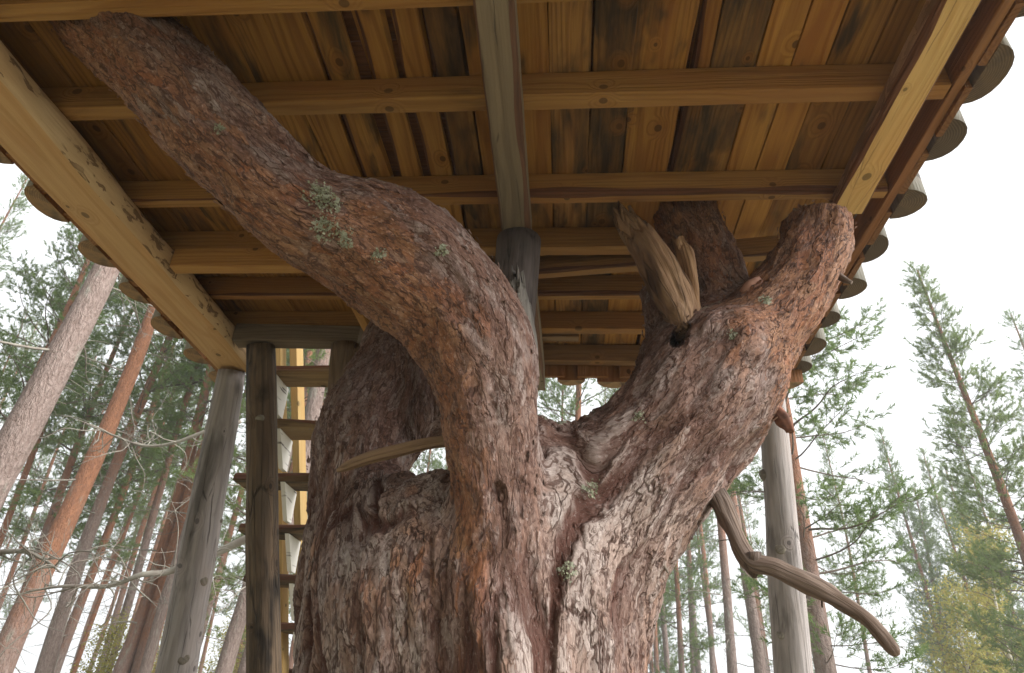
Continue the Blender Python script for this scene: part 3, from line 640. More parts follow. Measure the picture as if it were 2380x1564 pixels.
# lumps, ridges and burrs of the old trunk
low = np.clip((2.75 - co[:, 2]) / .6, 0, 1)
q = bk * [1, 1, .45]
lump = (.014 + .010 * low) * vnoise(q * 7 + 11) + (.006 + .003 * low) * vnoise(q * 17 + 5) + .003 * vnoise(q * 38)
co2 = co + nr * lump[:, None]
def pit(px, py, Y, R, depth):
    global co2
    c = at(px, py, Y); d = ray(px, py); d /= np.linalg.norm(d)
    rel = co2 - c; axial = rel @ d; rr = np.linalg.norm(rel - axial[:, None] * d, axis=1)
    k = np.clip(1 - (rr / R) ** 2, 0, 1) ** .5 * (np.abs(axial) < .25) * (nr @ d < .1)
    co2 = co2 + d * (depth * k)[:, None]
pit(1574, 795, 1.84, .022, .2); pit(1582, 778, 1.84, .024, .2); pit(1590, 765, 1.84, .02, .2)
pit(1156, 1136, 1.5, .016, .016); pit(1166, 1156, 1.5, .012, .014)
# masks
o_n = off / (np.linalg.norm(off, axis=1)[:, None] + 1e-9)
wl = {k: Wt[:, q_] for q_, k in enumerate(names)}
up = np.clip((co[:, 2] - 2.2) / .7, 0, 1); sideA = np.clip(o_n @ np.array([-.9, -.4, 0]), 0, 1); side_ = np.clip(o_n @ np.array([.9, -.1, -.4]), 0, 1)
oA = .17 + .38 * np.clip(o_n @ np.array([-.75, .1, -.65]), -.5, 1) + .26 * up + .36 * sideA * (1 - up)
oC = .14 + .95 * side_ * np.clip((co[:, 2] - 2.35) / .4, 0, 1); oF = oC + .30 + .25 * np.clip((co[:, 2] - 2.62) / .35, 0, 1)
orange = .12 + wl['A'] * (oA - .12) + wl['C'] * (oC - .12) + wl['F'] * (oF - .12) + wl['E'] * .5 * np.clip((co[:, 2] - 2.75) / .3, 0, 1)
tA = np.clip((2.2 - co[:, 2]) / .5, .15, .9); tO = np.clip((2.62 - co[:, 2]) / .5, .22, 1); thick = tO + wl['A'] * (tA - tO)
lich = .55 * np.clip(nr[:, 2], 0, 1) * np.clip((co[:, 2] - 1.9) * 2, 0, 1)
LC = [(738, 440, 1.33, .05), (765, 462, 1.34, .04), (748, 522, 1.33, .045), (800, 545, 1.34, .03), (880, 585, 1.36, .025), (505, 295, 1.13, .018), (1035, 580, 1.42, .025), (1380, 1130, 1.72, .03), (1335, 1330, 1.7, .03), (1700, 770, 1.75, .02), (1490, 960, 1.72, .02), (1775, 690, 1.74, .025)]
LP = []
for x, y, Y, R in LC:
    d = ray(x, y); d /= np.linalg.norm(d); rel = co2 - CAM; ax_ = rel @ d; perp = np.linalg.norm(rel - ax_[:, None] * d, axis=1)
    cand = perp < .012
    if cand.any(): c = co2[cand][np.argmin(ax_[cand])]
    else: continue
    LP.append((c, R)); lich = np.maximum(lich, np.exp(-(((co2 - c) ** 2).sum(1)) / R ** 2))
tme.vertices.foreach_set('co', co2.astype(np.float32).ravel())
def vattr(me, name, a):
    x = me.attributes.new(name, 'FLOAT_VECTOR', 'POINT'); x.data.foreach_set('vector', np.asarray(a, np.float32).ravel())
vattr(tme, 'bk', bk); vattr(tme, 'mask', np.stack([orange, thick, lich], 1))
tme.polygons.foreach_set('use_smooth', np.ones(len(tme.polygons), bool)); tme.update()
tree = empty('old_pine', (-.2, 1.95, 0), 'huge gnarled old pine with curved limbs growing up through the treehouse platform', 'tree')
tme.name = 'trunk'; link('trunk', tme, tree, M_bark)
tme.vertex_normals.foreach_get('vector', z_ := np.zeros(nv * 3, np.float32)); nr2 = z_.reshape(-1, 3).astype(float)
# loose bark scales standing proud of the surface
sel = rng.choice(np.nonzero((thick < .6) & (np.linalg.norm(co2 - co, axis=1) < .035))[0], 5000, replace=False); V, B_, Mk = [], [], []
g = rng.uniform(size=(len(sel), 6)); k = 0
T = sT[ni[sel]]; n_ = nr2[sel]; T = T - n_ * (T * n_).sum(1)[:, None]; T /= np.linalg.norm(T, axis=1)[:, None] + 1e-9; Bn = np.cross(n_, T)
rot = (g[:, 5] - .5) * .9; T, Bn = T * np.cos(rot)[:, None] + Bn * np.sin(rot)[:, None], Bn * np.cos(rot)[:, None] - T * np.sin(rot)[:, None]
ln = (.004 + .009 * g[:, 0] ** 2); wd = ln * (.45 + .35 * g[:, 1]); lift = .001 + .005 * g[:, 2]
base = co2[sel] + n_ * .005
corner = []
for a, b, hgt in ((-1, -.7, 0), (-1, .6, 0), (-.2, 1, .35), (.8, .75, 1), (1, -.5, 1), (.1, -1, .4)):
    corner.append(base + T * (a * ln)[:, None] + Bn * (b * wd * (.8 + .4 * rng.uniform(size=len(sel))))[:, None] + n_ * (hgt * lift)[:, None])
V = np.stack(corner, 1).reshape(-1, 3); F = np.arange(len(V)).reshape(-1, 6)
fm_ = mesh_np('bark_scales', V, F, None, False); vattr(fm_, 'bk', (np.repeat(bk[sel], 6, 0).reshape(-1, 6, 3) + np.stack([np.outer(wd, [-.7, .6, 1, .75, -.5, -1]), np.outer(wd, [0, .3, 0, -.3, 0, .2]), np.outer(ln, [-1, -1, -.2, .8, 1, .1])], -1)).reshape(-1, 3)); vattr(fm_, 'mask', np.repeat(np.stack([orange, thick * .3, lich * 0], 1)[sel], 6, 0))
tag(link('bark_scales', fm_, tree, M_flake), kind='stuff')
# tufts of lichen
V = []
for c, R in LP:
    for _ in range(int(260 * R / .05)):
        p = c + rng.normal(size=3) * R * .55; j = int(np.argmin(((co2[::3] - p) ** 2).sum(1))) * 3 if _ % 1 == 0 else 0
        if lich[j] < rng.uniform(.35, 1.1): continue
        b = co2[j] + nr2[j] * .006 + rng.normal(size=3) * .004; s_ = rng.uniform(.0015, .0045)
        u = rng.normal(size=3); u /= np.linalg.norm(u); w_ = np.cross(u, nr2[j] + rng.normal(size=3) * .3); w_ /= np.linalg.norm(w_) + 1e-9
        V += [b - u * s_, b + w_ * s_ * .8 + nr2[j] * s_, b + u * s_ + nr2[j] * s_ * .6, b - w_ * s_]
def plain(name, a, b, scale=40, rough=.9):
    N = NT(name); p = N.n('TexCoord').outputs['Object']; f = N.noise(p, scale, 3)[0]
    N.put(N.b.inputs['Base Color'], N.mix(N.mr(f, .3, .7), a, b)); N.b.inputs['Roughness'].default_value = rough; return N.m
if V: tag(link('lichen', mesh_np('lichen', V, np.arange(len(V)).reshape(-1, 4), None, False), tree, plain('grey green lichen', (.14, .145, .09), (.26, .265, .185), 60)), kind='stuff')
# broken limbs and dead branches
def rod(name, L, mat, color, seed, parent, label=None, sides=12, wob=.05, extra=(), step=.02):
    s = [np.array([P(*q) for q in L])] + [np.array([P(*q) for q in e]) for e in extra]
    vf = joinvf([tube(x, sides, step, wob, seed + i) for i, x in enumerate(s)])
    al = []
    for x in s:
        c = catmull(x, step); L_ = np.concatenate([[0], np.cumsum(np.linalg.norm(np.diff(c[:, :3], axis=0), axis=1))]); th = np.linspace(0, 2 * np.pi, sides, endpoint=False)
        al += [np.stack(np.broadcast_arrays(L_[:, None], np.cos(th)[None] * c[:, 3:], np.sin(th)[None] * c[:, 3:]), -1).reshape(-1, 3), [[0, 0, 0], [L_[-1], 0, 0]]]
    me = mesh_np(name, *vf); vattr(me, 'along', np.vstack(al)); bm_ = bmesh.new(); bm_.from_mesh(me); bmesh.ops.recalc_face_normals(bm_, faces=bm_.faces); bm_.to_mesh(me); bm_.free()
    p0 = s[0][0, :3]; ax = s[0][-1, :3] - p0; ax /= np.linalg.norm(ax); sd_ = np.cross([.1, 1, .2], ax); sd_ /= np.linalg.norm(sd_); up_ = np.cross(ax, sd_)
    mw = Matrix(((ax[0], sd_[0], up_[0], p0[0]), (ax[1], sd_[1], up_[1], p0[1]), (ax[2], sd_[2], up_[2], p0[2]), (0, 0, 0, 1)))
    me.transform(mw.inverted()); o = link(name, me, parent, mat, mw); o.color = (*color, 1)
    if label: o['label'] = label
    return o
def roughen(o, amt, fx=9, fy=75, grain=True):
    me = o.data; n = len(me.vertices); v = np.zeros(n * 3, np.float32); me.vertices.foreach_get('co', v); v = v.reshape(-1, 3).astype(float); m = np.zeros(n * 3, np.float32); me.vertex_normals.foreach_get('vector', m); m = m.reshape(-1, 3)
    w_ = np.zeros(n * 3, np.float32); me.attributes['along'].data.foreach_get('vector', w_); w_ = w_.reshape(-1, 3).astype(float)
    h = vnoise(w_ * [fx, fy, fy] + 3) + .6 * vnoise(w_ * [fx * 2.5, fy * 2, fy * 2]) + .8 * vnoise(w_ * [fx * .8, fy * .3, fy * .3] + 9)
    me.vertices.foreach_set('co', (v + m * (h * amt)[:, None]).astype(np.float32).ravel()); me.update()
def jag(o, axis_from=.8, amt=.03, seed=0):     # tear the end of a broken limb into splinters
    me = o.data; xs = max(v.co.x for v in me.vertices); g = random.Random(seed)
    for v in me.vertices:
        if v.co.x > xs * axis_from: v.co.x += (math.sin(v.co.y * 190) * .6 + math.sin(v.co.z * 240 + 1) * .6 + g.uniform(-.5, .5)) * amt * (v.co.x / xs - axis_from) / (1 - axis_from)
s1 = rod('broken_snag', [(1594, 778, 60, 1.80), (1586, 735, 84, 1.82), (1562, 680, 92, 1.84), (1528, 612, 86, 1.87), (1492, 556, 66, 1.90), (1466, 526, 52, 1.90), (1448, 506, 40, 1.90)], M_snag, (.6, .45, .1), 21, tree, 'broken limb of bare torn wood beside the hollow', 40, .10, (), .006); roughen(s1, .0075); jag(s1, .70, .06, 1)
s2 = rod('splinter', [(1618, 730, 16, 1.83), (1602, 640, 28, 1.85), (1588, 590, 34, 1.87), (1576, 560, 26, 1.87)], M_snag, (.8, .4, 0), 22, tree, None, 20, .18, (), .006); roughen(s2, .004); jag(s2, .7, .03, 2)
s3 = rod('broken_snag', [(1222, 900, 62, 1.80), (1212, 800, 66, 1.80), (1206, 730, 58, 1.80), (1203, 695, 50, 1.80), (1204, 672, 38, 1.80), (1206, 655, 26, 1.80)], M_snag2, (.30, .6, .4), 23, tree, 'small grey snag with lichen between curved limb and round post', 30, .14, (), .006); roughen(s3, .005); jag(s3, .75, .07, 3)
DEAD = 'dry dead branch'
_d = rod('dead_branch', [(1630, 1100, 52, 1.95), (1672, 1165, 43, 1.88), (1700, 1225, 38, 1.84), (1726, 1280, 39, 1.81), (1752, 1310, 43, 1.80), (1800, 1320, 40, 1.78), (1870, 1352, 40, 1.76), (1950, 1394, 36, 1.74), (2005, 1432, 36, 1.73), (2045, 1472, 36, 1.72), (2072, 1508, 29, 1.72), (2082, 1522, 15, 1.72)], M_branch, (.32, .6, .2), 24, tree, 'long crooked dead branch reaching down to the right', 22, .09,
    [[(1742, 1290, 40, 1.80), (1748, 1322, 30, 1.80), (1752, 1343, 8, 1.80)], [(1908, 1385, 8, 1.75), (1910, 1412, 5, 1.75)], [(2058, 1478, 14, 1.73), (2060, 1494, 8, 1.72)], [(1712, 1262, 6, 1.82), (1690, 1254, 4, 1.81), (1668, 1258, 2, 1.80)]], .01); roughen(_d, .0036, 16, 50)
_d = rod('dead_branch', [(1735, 905, 36, 1.93), (1772, 938, 30, 1.90), (1800, 957, 26, 1.88), (1818, 972, 26, 1.87), (1830, 990, 22, 1.865), (1836, 1005, 16, 1.86)], plain('reddish bark', (.25, .11, .07), (.12, .06, .045)), (.5, .3, 0), 25, tree, 'short reddish branch stub on the right side of the trunk', 20, .14, (), .008); roughen(_d, .004, 30, 60)
rod('dead_branch', [(1100, 1026, 26, 1.68), (1055, 1024, 26, 1.70), (990, 1032, 25, 1.73), (925, 1048, 28, 1.75), (862, 1064, 28, 1.77), (812, 1082, 24, 1.79), (784, 1094, 10, 1.80)], M_snag, (.55, .3, .2), 26, tree, 'bare dead branch crossing the gap between the two left limbs', 18, .10, (), .01)
rod('twig', [(1925, 632, 20, 1.82), (1950, 642, 17, 1.80), (1962, 650, 15, 1.79), (1978, 657, 9, 1.78)], M_branch, (.45, .5, .3), 27, tree)
rod('twig', [(1520, 1290, 14, 1.85), (1542, 1314, 12, 1.82), (1553, 1332, 3, 1.81)], M_branch, (.6, .2, .6), 28, tree)
_d = rod('bark_chip', [(1732, 690, 20, 1.80), (1748, 670, 34, 1.79), (1766, 654, 16, 1.78)], plain('pinkish bark chip', (.36, .20, .15), (.26, .13, .09)), (.6, .2, .6), 29, tree, 'pale bark chip wedged in the right fork', 16, .2, (), .01); roughen(_d, .006, 30, 50)
# ------------------------------------------------------------------ forest
def trunkbark(name, low_a, low_b, hi_a, hi_b, z0, z1):
    N = NT(name); p = N.n('TexCoord').outputs['Object']; z = N.sep(p)[2]; rnd = N.n('ObjectInfo').outputs['Random']; oc = N.sep(N.n('ObjectInfo').outputs['Color'])
    q = N.vm('MULTIPLY', N.vm('ADD', p, N.comb(N.math('MULTIPLY', rnd, 30), 0.0, 0.0)), (1, 1, .35))
    v = N.vor(N.vm('ADD', q, N.vm('SCALE', N.noise(q, 12)[1], scale=.05)), 46); col = N.sep(v.outputs['Color'])
    e = N.mr(N.vor(N.vm('ADD', q, N.vm('SCALE', N.noise(q, 20)[1], scale=.04)), 26, 'DISTANCE_TO_EDGE').outputs['Distance'], 0, .15, 0, 1, True); nn = N.noise(q, 9, 4, .65)[0]
    t = N.mr(N.math('ADD', N.math('ADD', z, N.math('MULTIPLY', N.math('SUBTRACT', nn, .5), 3.0)), N.math('MULTIPLY', oc[0], 5.)), z0, z1, 0, 1, True)
    n2 = N.mr(N.noise(q, 30, 4, .7)[0], .35, .65); lo = N.mix(n2, low_a, low_b); hi = N.mix(n2, hi_a, hi_b); c = N.mix(t, lo, hi)
    c = N.mix(N.math('MULTIPLY', N.math('SUBTRACT', 1., e), N.mr(t, 0, 1, .28, .12)), c, (.10, .06, .05))
    c = N.mix(N.mr(N.noise(q, 5, 5, .7)[0], .58, .68, 0, .6), c, (.30, .31, .26))
    N.put(N.b.inputs['Base Color'], c); N.put(N.b.inputs['Normal'], N.bump(N.math('ADD', N.math('MULTIPLY', e, .3), N.math('ADD', n2, N.math('MULTIPLY', col[2], .4))), .015)); return N.m
M_pt = trunkbark('forest pine bark', (.20, .145, .125), (.30, .235, .21), (.33, .15, .08), (.22, .10, .058), 6., 9.)
M_tw = plain('pine twigs', (.16, .125, .10), (.10, .075, .06), 3)
M_dt = plain('lichened dead twigs', (.27, .26, .22), (.16, .13, .11), 6)
def leafmat(name, a, b, trans):
    N = NT(name); g = N.attr('tone').outputs['Fac']; rnd = N.n('ObjectInfo').outputs['Random']
    c = N.mix(g, a, b); c = N.mix(1.0, c, N.mix(rnd, (.85, .9, .85), (1.1, 1.05, 1.05)), 'MULTIPLY')
    N.put(N.b.inputs['Base Color'], c); N.b.inputs['Roughness'].default_value = .6
    tr = N.n('BsdfTranslucent'); N.put(tr.inputs[0], c); ms_ = N.n('MixShader'); ms_.inputs[0].default_value = trans
    N.t.links.new(N.b.outputs[0], ms_.inputs[1]); N.t.links.new(tr.outputs[0], ms_.inputs[2]); N.t.links.new(ms_.outputs[0], N.out.inputs[0]); return N.m
M_needle = leafmat('pine needles', (.115, .175, .055), (.220, .285, .105), .5)
M_leaf = leafmat('yellow birch leaves', (.42, .33, .08), (.33, .35, .10), .45)
def needles(T, nn, ln, wd, g):
    """tufts: rows x y z dx dy dz length -> mesh of thin needle triangles"""
    T = np.asarray(T); k = len(T); p = np.repeat(T[:, :3], nn, 0); d = T[:, 3:6] / (np.linalg.norm(T[:, 3:6], axis=1)[:, None] + 1e-9); L = np.repeat(T[:, 6], nn); d = np.repeat(d, nn, 0)
    n = k * nn; r = g.normal(size=(n, 3)); r -= d * (r * d).sum(1)[:, None]; r /= np.linalg.norm(r, axis=1)[:, None] + 1e-9
    u = g.uniform(size=n); p = p + d * (u * L)[:, None]; sp = g.uniform(.5, 1.25, n)[:, None]
    v = d + r * sp; v /= np.linalg.norm(v, axis=1)[:, None]; s = np.cross(v, g.normal(size=(n, 3))); s /= np.linalg.norm(s, axis=1)[:, None] + 1e-9
    l_ = (ln * g.uniform(.7, 1.2, n))[:, None]
    V = np.stack([p - s * wd / 2, p + s * wd / 2, p + v * l_], 1).reshape(-1, 3); me = mesh_np('needles', V, np.arange(3 * n).reshape(-1, 3), None, False)
    a = me.attributes.new('tone', 'FLOAT', 'POINT'); a.data.foreach_set('value', np.repeat(np.repeat(g.uniform(size=k), nn) * .7 + g.uniform(size=n) * .3, 3).astype(np.float32)); return me
def leaves(T, size, g):
    T = np.asarray(T); n = len(T); a_ = g.normal(size=(n, 3)); a_[:, 2] *= .7; a_ /= np.linalg.norm(a_, axis=1)[:, None]; b_ = np.cross(a_, g.normal(size=(n, 3))); b_ /= np.linalg.norm(b_, axis=1)[:, None]
    s = (size * g.uniform(.6, 1.2, n))[:, None]
    V = np.stack([T - a_ * s, T + b_ * s * .6, T + a_ * s, T - b_ * s * .6], 1).reshape(-1, 3); me = mesh_np('leaves', V, np.arange(4 * n).reshape(-1, 4), None, False)
    a = me.attributes.new('tone', 'FLOAT', 'POINT'); a.data.foreach_set('value', np.repeat(g.uniform(size=n), 4).astype(np.float32)); return me
def pine_variant(seed, H, r0, z_live, z_dead, Lmax, top=.25, whorl=.5, per=4, twig=.24, tuft=(26, .085, .0105), droop=0., dead_len=1.4, lean=.12):
    g = np.random.default_rng(seed); ph = g.uniform(0, 6.28, 4)
    zz = np.linspace(-.2, H, 16); cx = lambda z: lean * math.sin(z * .45 + ph[0]) * min(1, max(0, z) / 3) ; cy = lambda z: lean * math.sin(z * .38 + ph[1]) * min(1, max(0, z) / 3)
    tr = np.array([[cx(z), cy(z), z, r0 * (1 - .88 * max(0, z) / H) * (1.15 if z < .1 else 1)] for z in zz])
    trunk = mesh_np('trunk', *tube(tr, 12, .45, .03, seed)); br, dead, tufts = [], [], []
    z = z_dead
    while z < H - .1:
        live = z > z_live; f = (z - z_live) / (H - z_live) if live else 0
        for k in range(int(per if live else g.integers(0, 3))):
            az = g.uniform(0, 6.28); 
            if live: L = Lmax * ((1 - f) ** .75 * (1 - top) + top * (1 - f)) * g.uniform(.6, 1.15) * (min(1, .45 + f * 2.5)); el = R_(5 + 40 * f ** 1.3 + g.normal() * 9 - droop * (1 - f))
            else: L = dead_len * g.uniform(.4, 1.2); el = R_(g.uniform(-25, 15))
            L = max(L, .15); b = np.array([cx(z), cy(z), z + g.uniform(-.12, .12)]); pts = [b]; d = np.array([math.cos(az) * math.cos(el), math.sin(az) * math.cos(el), math.sin(el)])
            ns = 6
            for s in range(ns):
                d = d + g.normal(size=3) * .13 + np.array([0, 0, .05 if live else -.02]); d /= np.linalg.norm(d); pts.append(pts[-1] + d * L / ns)
            pts = np.array(pts); rb = max(.006, .011 * L) * (1 if live else .9); rr = np.linspace(rb, .003, ns + 1)
            (br if live else dead).append(tube(np.hstack([pts, rr[:, None]]), 4, L / 6, 0, 0, False))
            m = int(L / twig * 2) + 1
            for t in range(m):
                u = 1 - (t / m) ** 1.0 * (.75 if live else .85); i = min(ns - 1, int(u * ns)); q = pts[i] + (pts[i + 1] - pts[i]) * (u * ns - i); dd = pts[i + 1] - pts[i]; dd /= np.linalg.norm(dd)
                sd = np.cross(dd, [0, 0, 1]) * (1 if t % 2 else -1) + g.normal(size=3) * .35; sd /= np.linalg.norm(sd)
                td = dd * .8 + sd * .9 + np.array([0, 0, .18]); td /= np.linalg.norm(td); tl = (L * .30 * (1.15 - u) + .14) * g.uniform(.5, 1.2)
                mid_ = q + td * tl * .5 + g.normal(size=3) * .03; e = mid_ + (td + g.normal(size=3) * .25 + np.array([0, 0, .2])) * tl * .5
                tw = np.array([[*q, .004], [*mid_, .003], [*e, .002]])
                (br if live else dead).append(tube(tw, 3, tl * .5, 0, 0, False))
                if live:
                    tufts.append([*e, *(td + [0, 0, .3]), .13]); 
                    tufts.append([*mid_, *(td + g.normal(size=3) * .4), .14])
                    if tl > .3:
                        for _ in range(int(tl / .13)):
                            w = g.uniform(.3, 1); pp = q + (e - q) * w; dv_ = td + g.normal(size=3) * .8; tufts.append([*pp, *dv_, .15])
            if live: tufts.append([*pts[-1], *(d + [0, 0, .25]), .15])
        z += whorl * g.uniform(.7, 1.3) * (1 if live else .75) * (1 - .45 * f)
    tufts.append([cx(H), cy(H), H - .1, 0, 0, 1, .25])
    nd = needles(tufts, *tuft, g); nd.name = 'crown'; print('TUFTS', seed, len(tufts))
    V = dict(trunk=trunk, crown=nd, twigs=mesh_np('branches', *joinvf(br)), dead=mesh_np('dead_twigs', *joinvf(dead)) if dead else None, n=len(tufts))
    V['trunk'].materials.append(M_pt); nd.materials.append(M_needle); V['twigs'].materials.append(M_tw)
    if V['dead']: V['dead'].materials.append(M_dt)
    return V
VAR = [pine_variant(1, 15, .17, 6.0, 1.8, 2.6, dead_len=1.6), pine_variant(2, 17, .19, 7.2, 2.2, 2.8, dead_len=1.8), pine_variant(3, 13.5, .14, 4.6, 1.5, 2.3),
       pine_variant(4, 11, .15, 1.0, .6, 1.75, top=.12, whorl=.36, per=6), pine_variant(5, 14, .15, 2.4, 1.2, 2.1, whorl=.46, droop=8), pine_variant(6, 16, .13, 8.5, 3.0, 1.8, dead_len=1.2)]
def birch_variant(seed, H, leafn):
    g = np.random.default_rng(seed); tr = np.array([[.1 * math.sin(z), .1 * math.cos(z * .8), z, .09 * (1 - .9 * z / H)] for z in np.linspace(0, H, 9)]); br, lv = [], []
    for k in range(60):
        z = H * g.uniform(.18, .97); az = g.uniform(0, 6.28); L = (H - z) * .33 + .5; d = np.array([math.cos(az), math.sin(az), .9]); p = [np.array([.1 * math.sin(z), .1 * math.cos(z * .8), z])]
        for s in range(4): d = d + g.normal(size=3) * .2; d /= np.linalg.norm(d); d[2] -= .12; p.append(p[-1] + d * L / 4)
        p = np.array(p); br.append(tube(np.hstack([p, np.linspace(.014, .003, 5)[:, None]]), 4, L / 4, 0, 0, False))
        for _ in range(leafn): i = g.integers(1, 4); q = p[i] + (p[i + 1] - p[i]) * g.uniform(); lv.append(q + g.normal(size=3) * np.array([.18, .18, .2]))
    V = dict(trunk=mesh_np('trunk', *tube(tr, 10, .5, .03, seed)), crown=leaves(lv, .038, g), twigs=mesh_np('branches', *joinvf(br)), dead=None)
    V['trunk'].materials.append(M_bt); V['crown'].materials.append(M_leaf); V['twigs'].materials.append(M_tw); return V
def birchbark():
    N = NT('birch bark'); p = N.n('TexCoord').outputs['Object']; a = N.noise(N.vm('MULTIPLY', p, (5, 5, 26)), 1, 3)[0]
    N.put(N.b.inputs['Base Color'], N.mix(N.mr(a, .58, .64), (.55, .51, .45), (.10, .08, .07))); return N.m
M_bt = birchbark(); BV = [birch_variant(31, 7.5, 190), birch_variant(32, 5, 150)]
def plant(V, name, x, y, s, rz, label, cat, group=None, tone=.5, dead=True, sz=None):
    t = empty(name, (x, y, 0), label, cat, group); t.rotation_euler = (0, 0, rz); t.scale = (s, s, sz or s)
    for part, key in (('trunk', 'trunk'), ('crown', 'crown'), ('branches', 'twigs'), ('dead_twigs', 'dead')):
        if V[key] is None: continue
        o = bpy.data.objects.new(part, V[key]); COL.objects.link(o); o.parent = t; o.color = (tone, .5, 0, 1)
        if part != 'trunk': o['kind'] = 'stuff'
    return t
GL = 'pines of the wood on the left'; GR = 'pines on the right'
def pine_at(px, py, w, v, label, group, tone=.5, rz=None, dia=None, dist=None):
    """a pine whose trunk passes the sight line (px,py) and looks w wide there"""
    r0 = {0: .17, 1: .19, 2: .14, 3: .15, 4: .15, 5: .13}[v]
    d = ray(px, py); hd = np.hypot(d[0], d[1])
    D = dist or 8.
    for _ in range(6):
        s = 1.0; z = 1.6 + D * d[2] / hd; H = [15, 17, 13.5, 11, 14, 16][v]; r = r0 * (1 - .88 * z / H) if z < H else r0 * .1
        if dist is None: D = .5 * (D + 2 * r * FD / (w * .86) * hd)
    s = 1.0
    if dist is not None: s = (w / FD * dist / hd / 2) / max(r, .02); s = min(1.6, max(.6, s))
    return plant(VAR[v], 'pine_tree', d[0] / hd * D, d[1] / hd * D, s, rng.uniform(0, 6.28) if rz is None else rz, label, 'tree', group, tone)
pine_at(85, 900, 82, 1, 'thick grey pink pine trunk at far left, wider than its neighbours', GL, .1)
pine_at(195, 1080, 48, 1, 'orange barked pine second from the left, behind lichened dead boughs', GL, .95)
pine_at(258, 1150, 29, 0, 'slim pinkish pine between two orange trunks left of the leaning post', GL, .35)
pine_at(390, 1180, 32, 0, 'slender orange pine, the farther of the pair beside the leaning post', GL, .95)
pine_at(432, 1200, 38, 1, 'orange pine trunk nearest the leaning post on its left', GL, 1.0)
pine_at(28, 950, 22, 2, 'thin brown pine at the left edge behind the thickest trunk', GL, .4)
pine_at(555, 1440, 40, 4, 'pinkish grey pine seen between the leaning post and the brown post', GL, .1)
pine_at(703, 960, 44, 0, 'grey pine trunk directly behind the ladder battens', GL, .1)
pine_at(160, 1480, 26, 2, 'slender orange brown pine low on the left under the dead bough', GL, .8)
pine_at(15, 1480, 30, 2, 'brown pine at the lower left corner', GL, .5)
pine_at(1868, 1250, 46, 4, 'bushy orange barked pine right behind the tall silvery post', GR, .75)
def pine_top(px, py, sc, v, label, group, tone, rz):
    d = ray(px, py); hd = np.hypot(d[0], d[1]); D = ([15, 17, 13.5, 11, 14, 16][v] * sc - 1.6) * hd / d[2]
    return plant(VAR[v], 'pine_tree', d[0] / hd * D, d[1] / hd * D, sc, rz, label, 'tree', group, tone)
pine_top(2146, 630, .92, 3, 'tall pointed young pine standing alone against the white sky', GR, .6, 1.0)
pine_at(1685, 1420, 24, 5, 'middle pine of the slim trunks left of the silvery post', GR, .4)
pine_at(1738, 1450, 29, 5, 'thickest of the slim pines just left of the silvery post', GR, .4)
pine_at(1760, 1480, 15, 5, 'thin pine half behind the thicker slim trunk beside the silvery post', GR, .5)
pine_at(1640, 1420, 14, 5, 'thin straight pine, second of the slim trunks from the big tree', GR, .4)
pine_at(1602, 1420, 12, 5, 'thinnest straight pine closest to the big trunk on its right', GR, .4)
pine_at(1528, 1490, 13, 2, 'thin pine touching the right outline of the big trunk', GR, .4)
pine_at(1335, 930, 16, 2, 'pine seen through the gap under the rear wall between the limbs', 'pines behind the treehouse', .5)
pine_at(2210, 1500, 13, 3, 'thin pine under the end of the dead branch', GR, .5)
pine_at(2340, 1530, 16, 3, 'thin pine at the lower right corner beside the yellow birch', GR, .5)
FAR = []
ORD = 'first second third fourth fifth sixth seventh eighth ninth tenth eleventh twelfth thirteenth fourteenth fifteenth sixteenth seventeenth eighteenth nineteenth'.split()
def ordinal(k): return ORD[k] if k < 19 else {2: 'twentieth', 3: 'thirtieth', 4: 'fortieth'}[(k + 1) // 10] if (k + 1) % 10 == 0 else {2: 'twenty', 3: 'thirty', 4: 'forty'}[(k + 1) // 10] + ' ' + ORD[(k + 1) % 10 - 1]
def scatter(n, az0, az1, d0, d1, vs, label, group, tones=(.2, 1), seen=True):
    made = []
    for i in range(n):
        for _ in range(30):
            az = R_(rng.uniform(az0, az1)); d = math.sqrt(rng.uniform(d0 ** 2, d1 ** 2)); x, y = d * math.sin(az), d * math.cos(az)
            if all((x - a) ** 2 + (y - b) ** 2 > 1.1 for a, b in FAR): break
        FAR.append((x, y)); s = rng.uniform(.8, 1.15)
        made.append((math.atan2(x, y), plant(VAR[vs[rng.integers(len(vs))]], 'pine_tree', x, y, s * (.72 if seen else 1), rng.uniform(0, 6.28), label, 'tree', group, rng.uniform(*tones), sz=s)))
    if seen:
        for k, (_, t) in enumerate(sorted(made, key=lambda q: q[0])): t['label'] = label + ', ' + ordinal(k) + ' from the left'
scatter(5, -46, -16, 13, 20, [5, 0, 5], 'green pine among the crowded trunks of the left wood', 'crowded pines of the left wood')
scatter(44, -50, -10, 15, 44, [5, 5, 0, 5, 1, 2], 'far slim pine deep in the wood on the left', 'far pines deep in the left wood', (.5, 1.2))
scatter(14, -10, 12, 14, 32, [2, 4, 0, 3], 'green pine in the wood behind the treehouse', 'pines of the wood behind the treehouse')
scatter(9, 10, 34, 26, 42, [3, 2, 3], 'green pine in the thin wood on the right', 'pines of the thin right wood')
scatter(18, -130, -48, 12, 30, [0, 1, 2, 4], 'pine of the wood left of the treehouse', 'pines outside the view on the left', (.2, 1), False)
scatter(42, 168, 262, 6, 24, [4, 1, 2, 4], 'unseen pine added behind the viewer to dim the light', 'unseen pines added behind the viewer', (.2, 1), False)  # added out of view to cut the ambient light from behind
scatter(6, 36, 60, 22, 40, [3, 4, 2], 'pine at the far side of the clearing', 'pines round the clearing', (.2, 1), False)
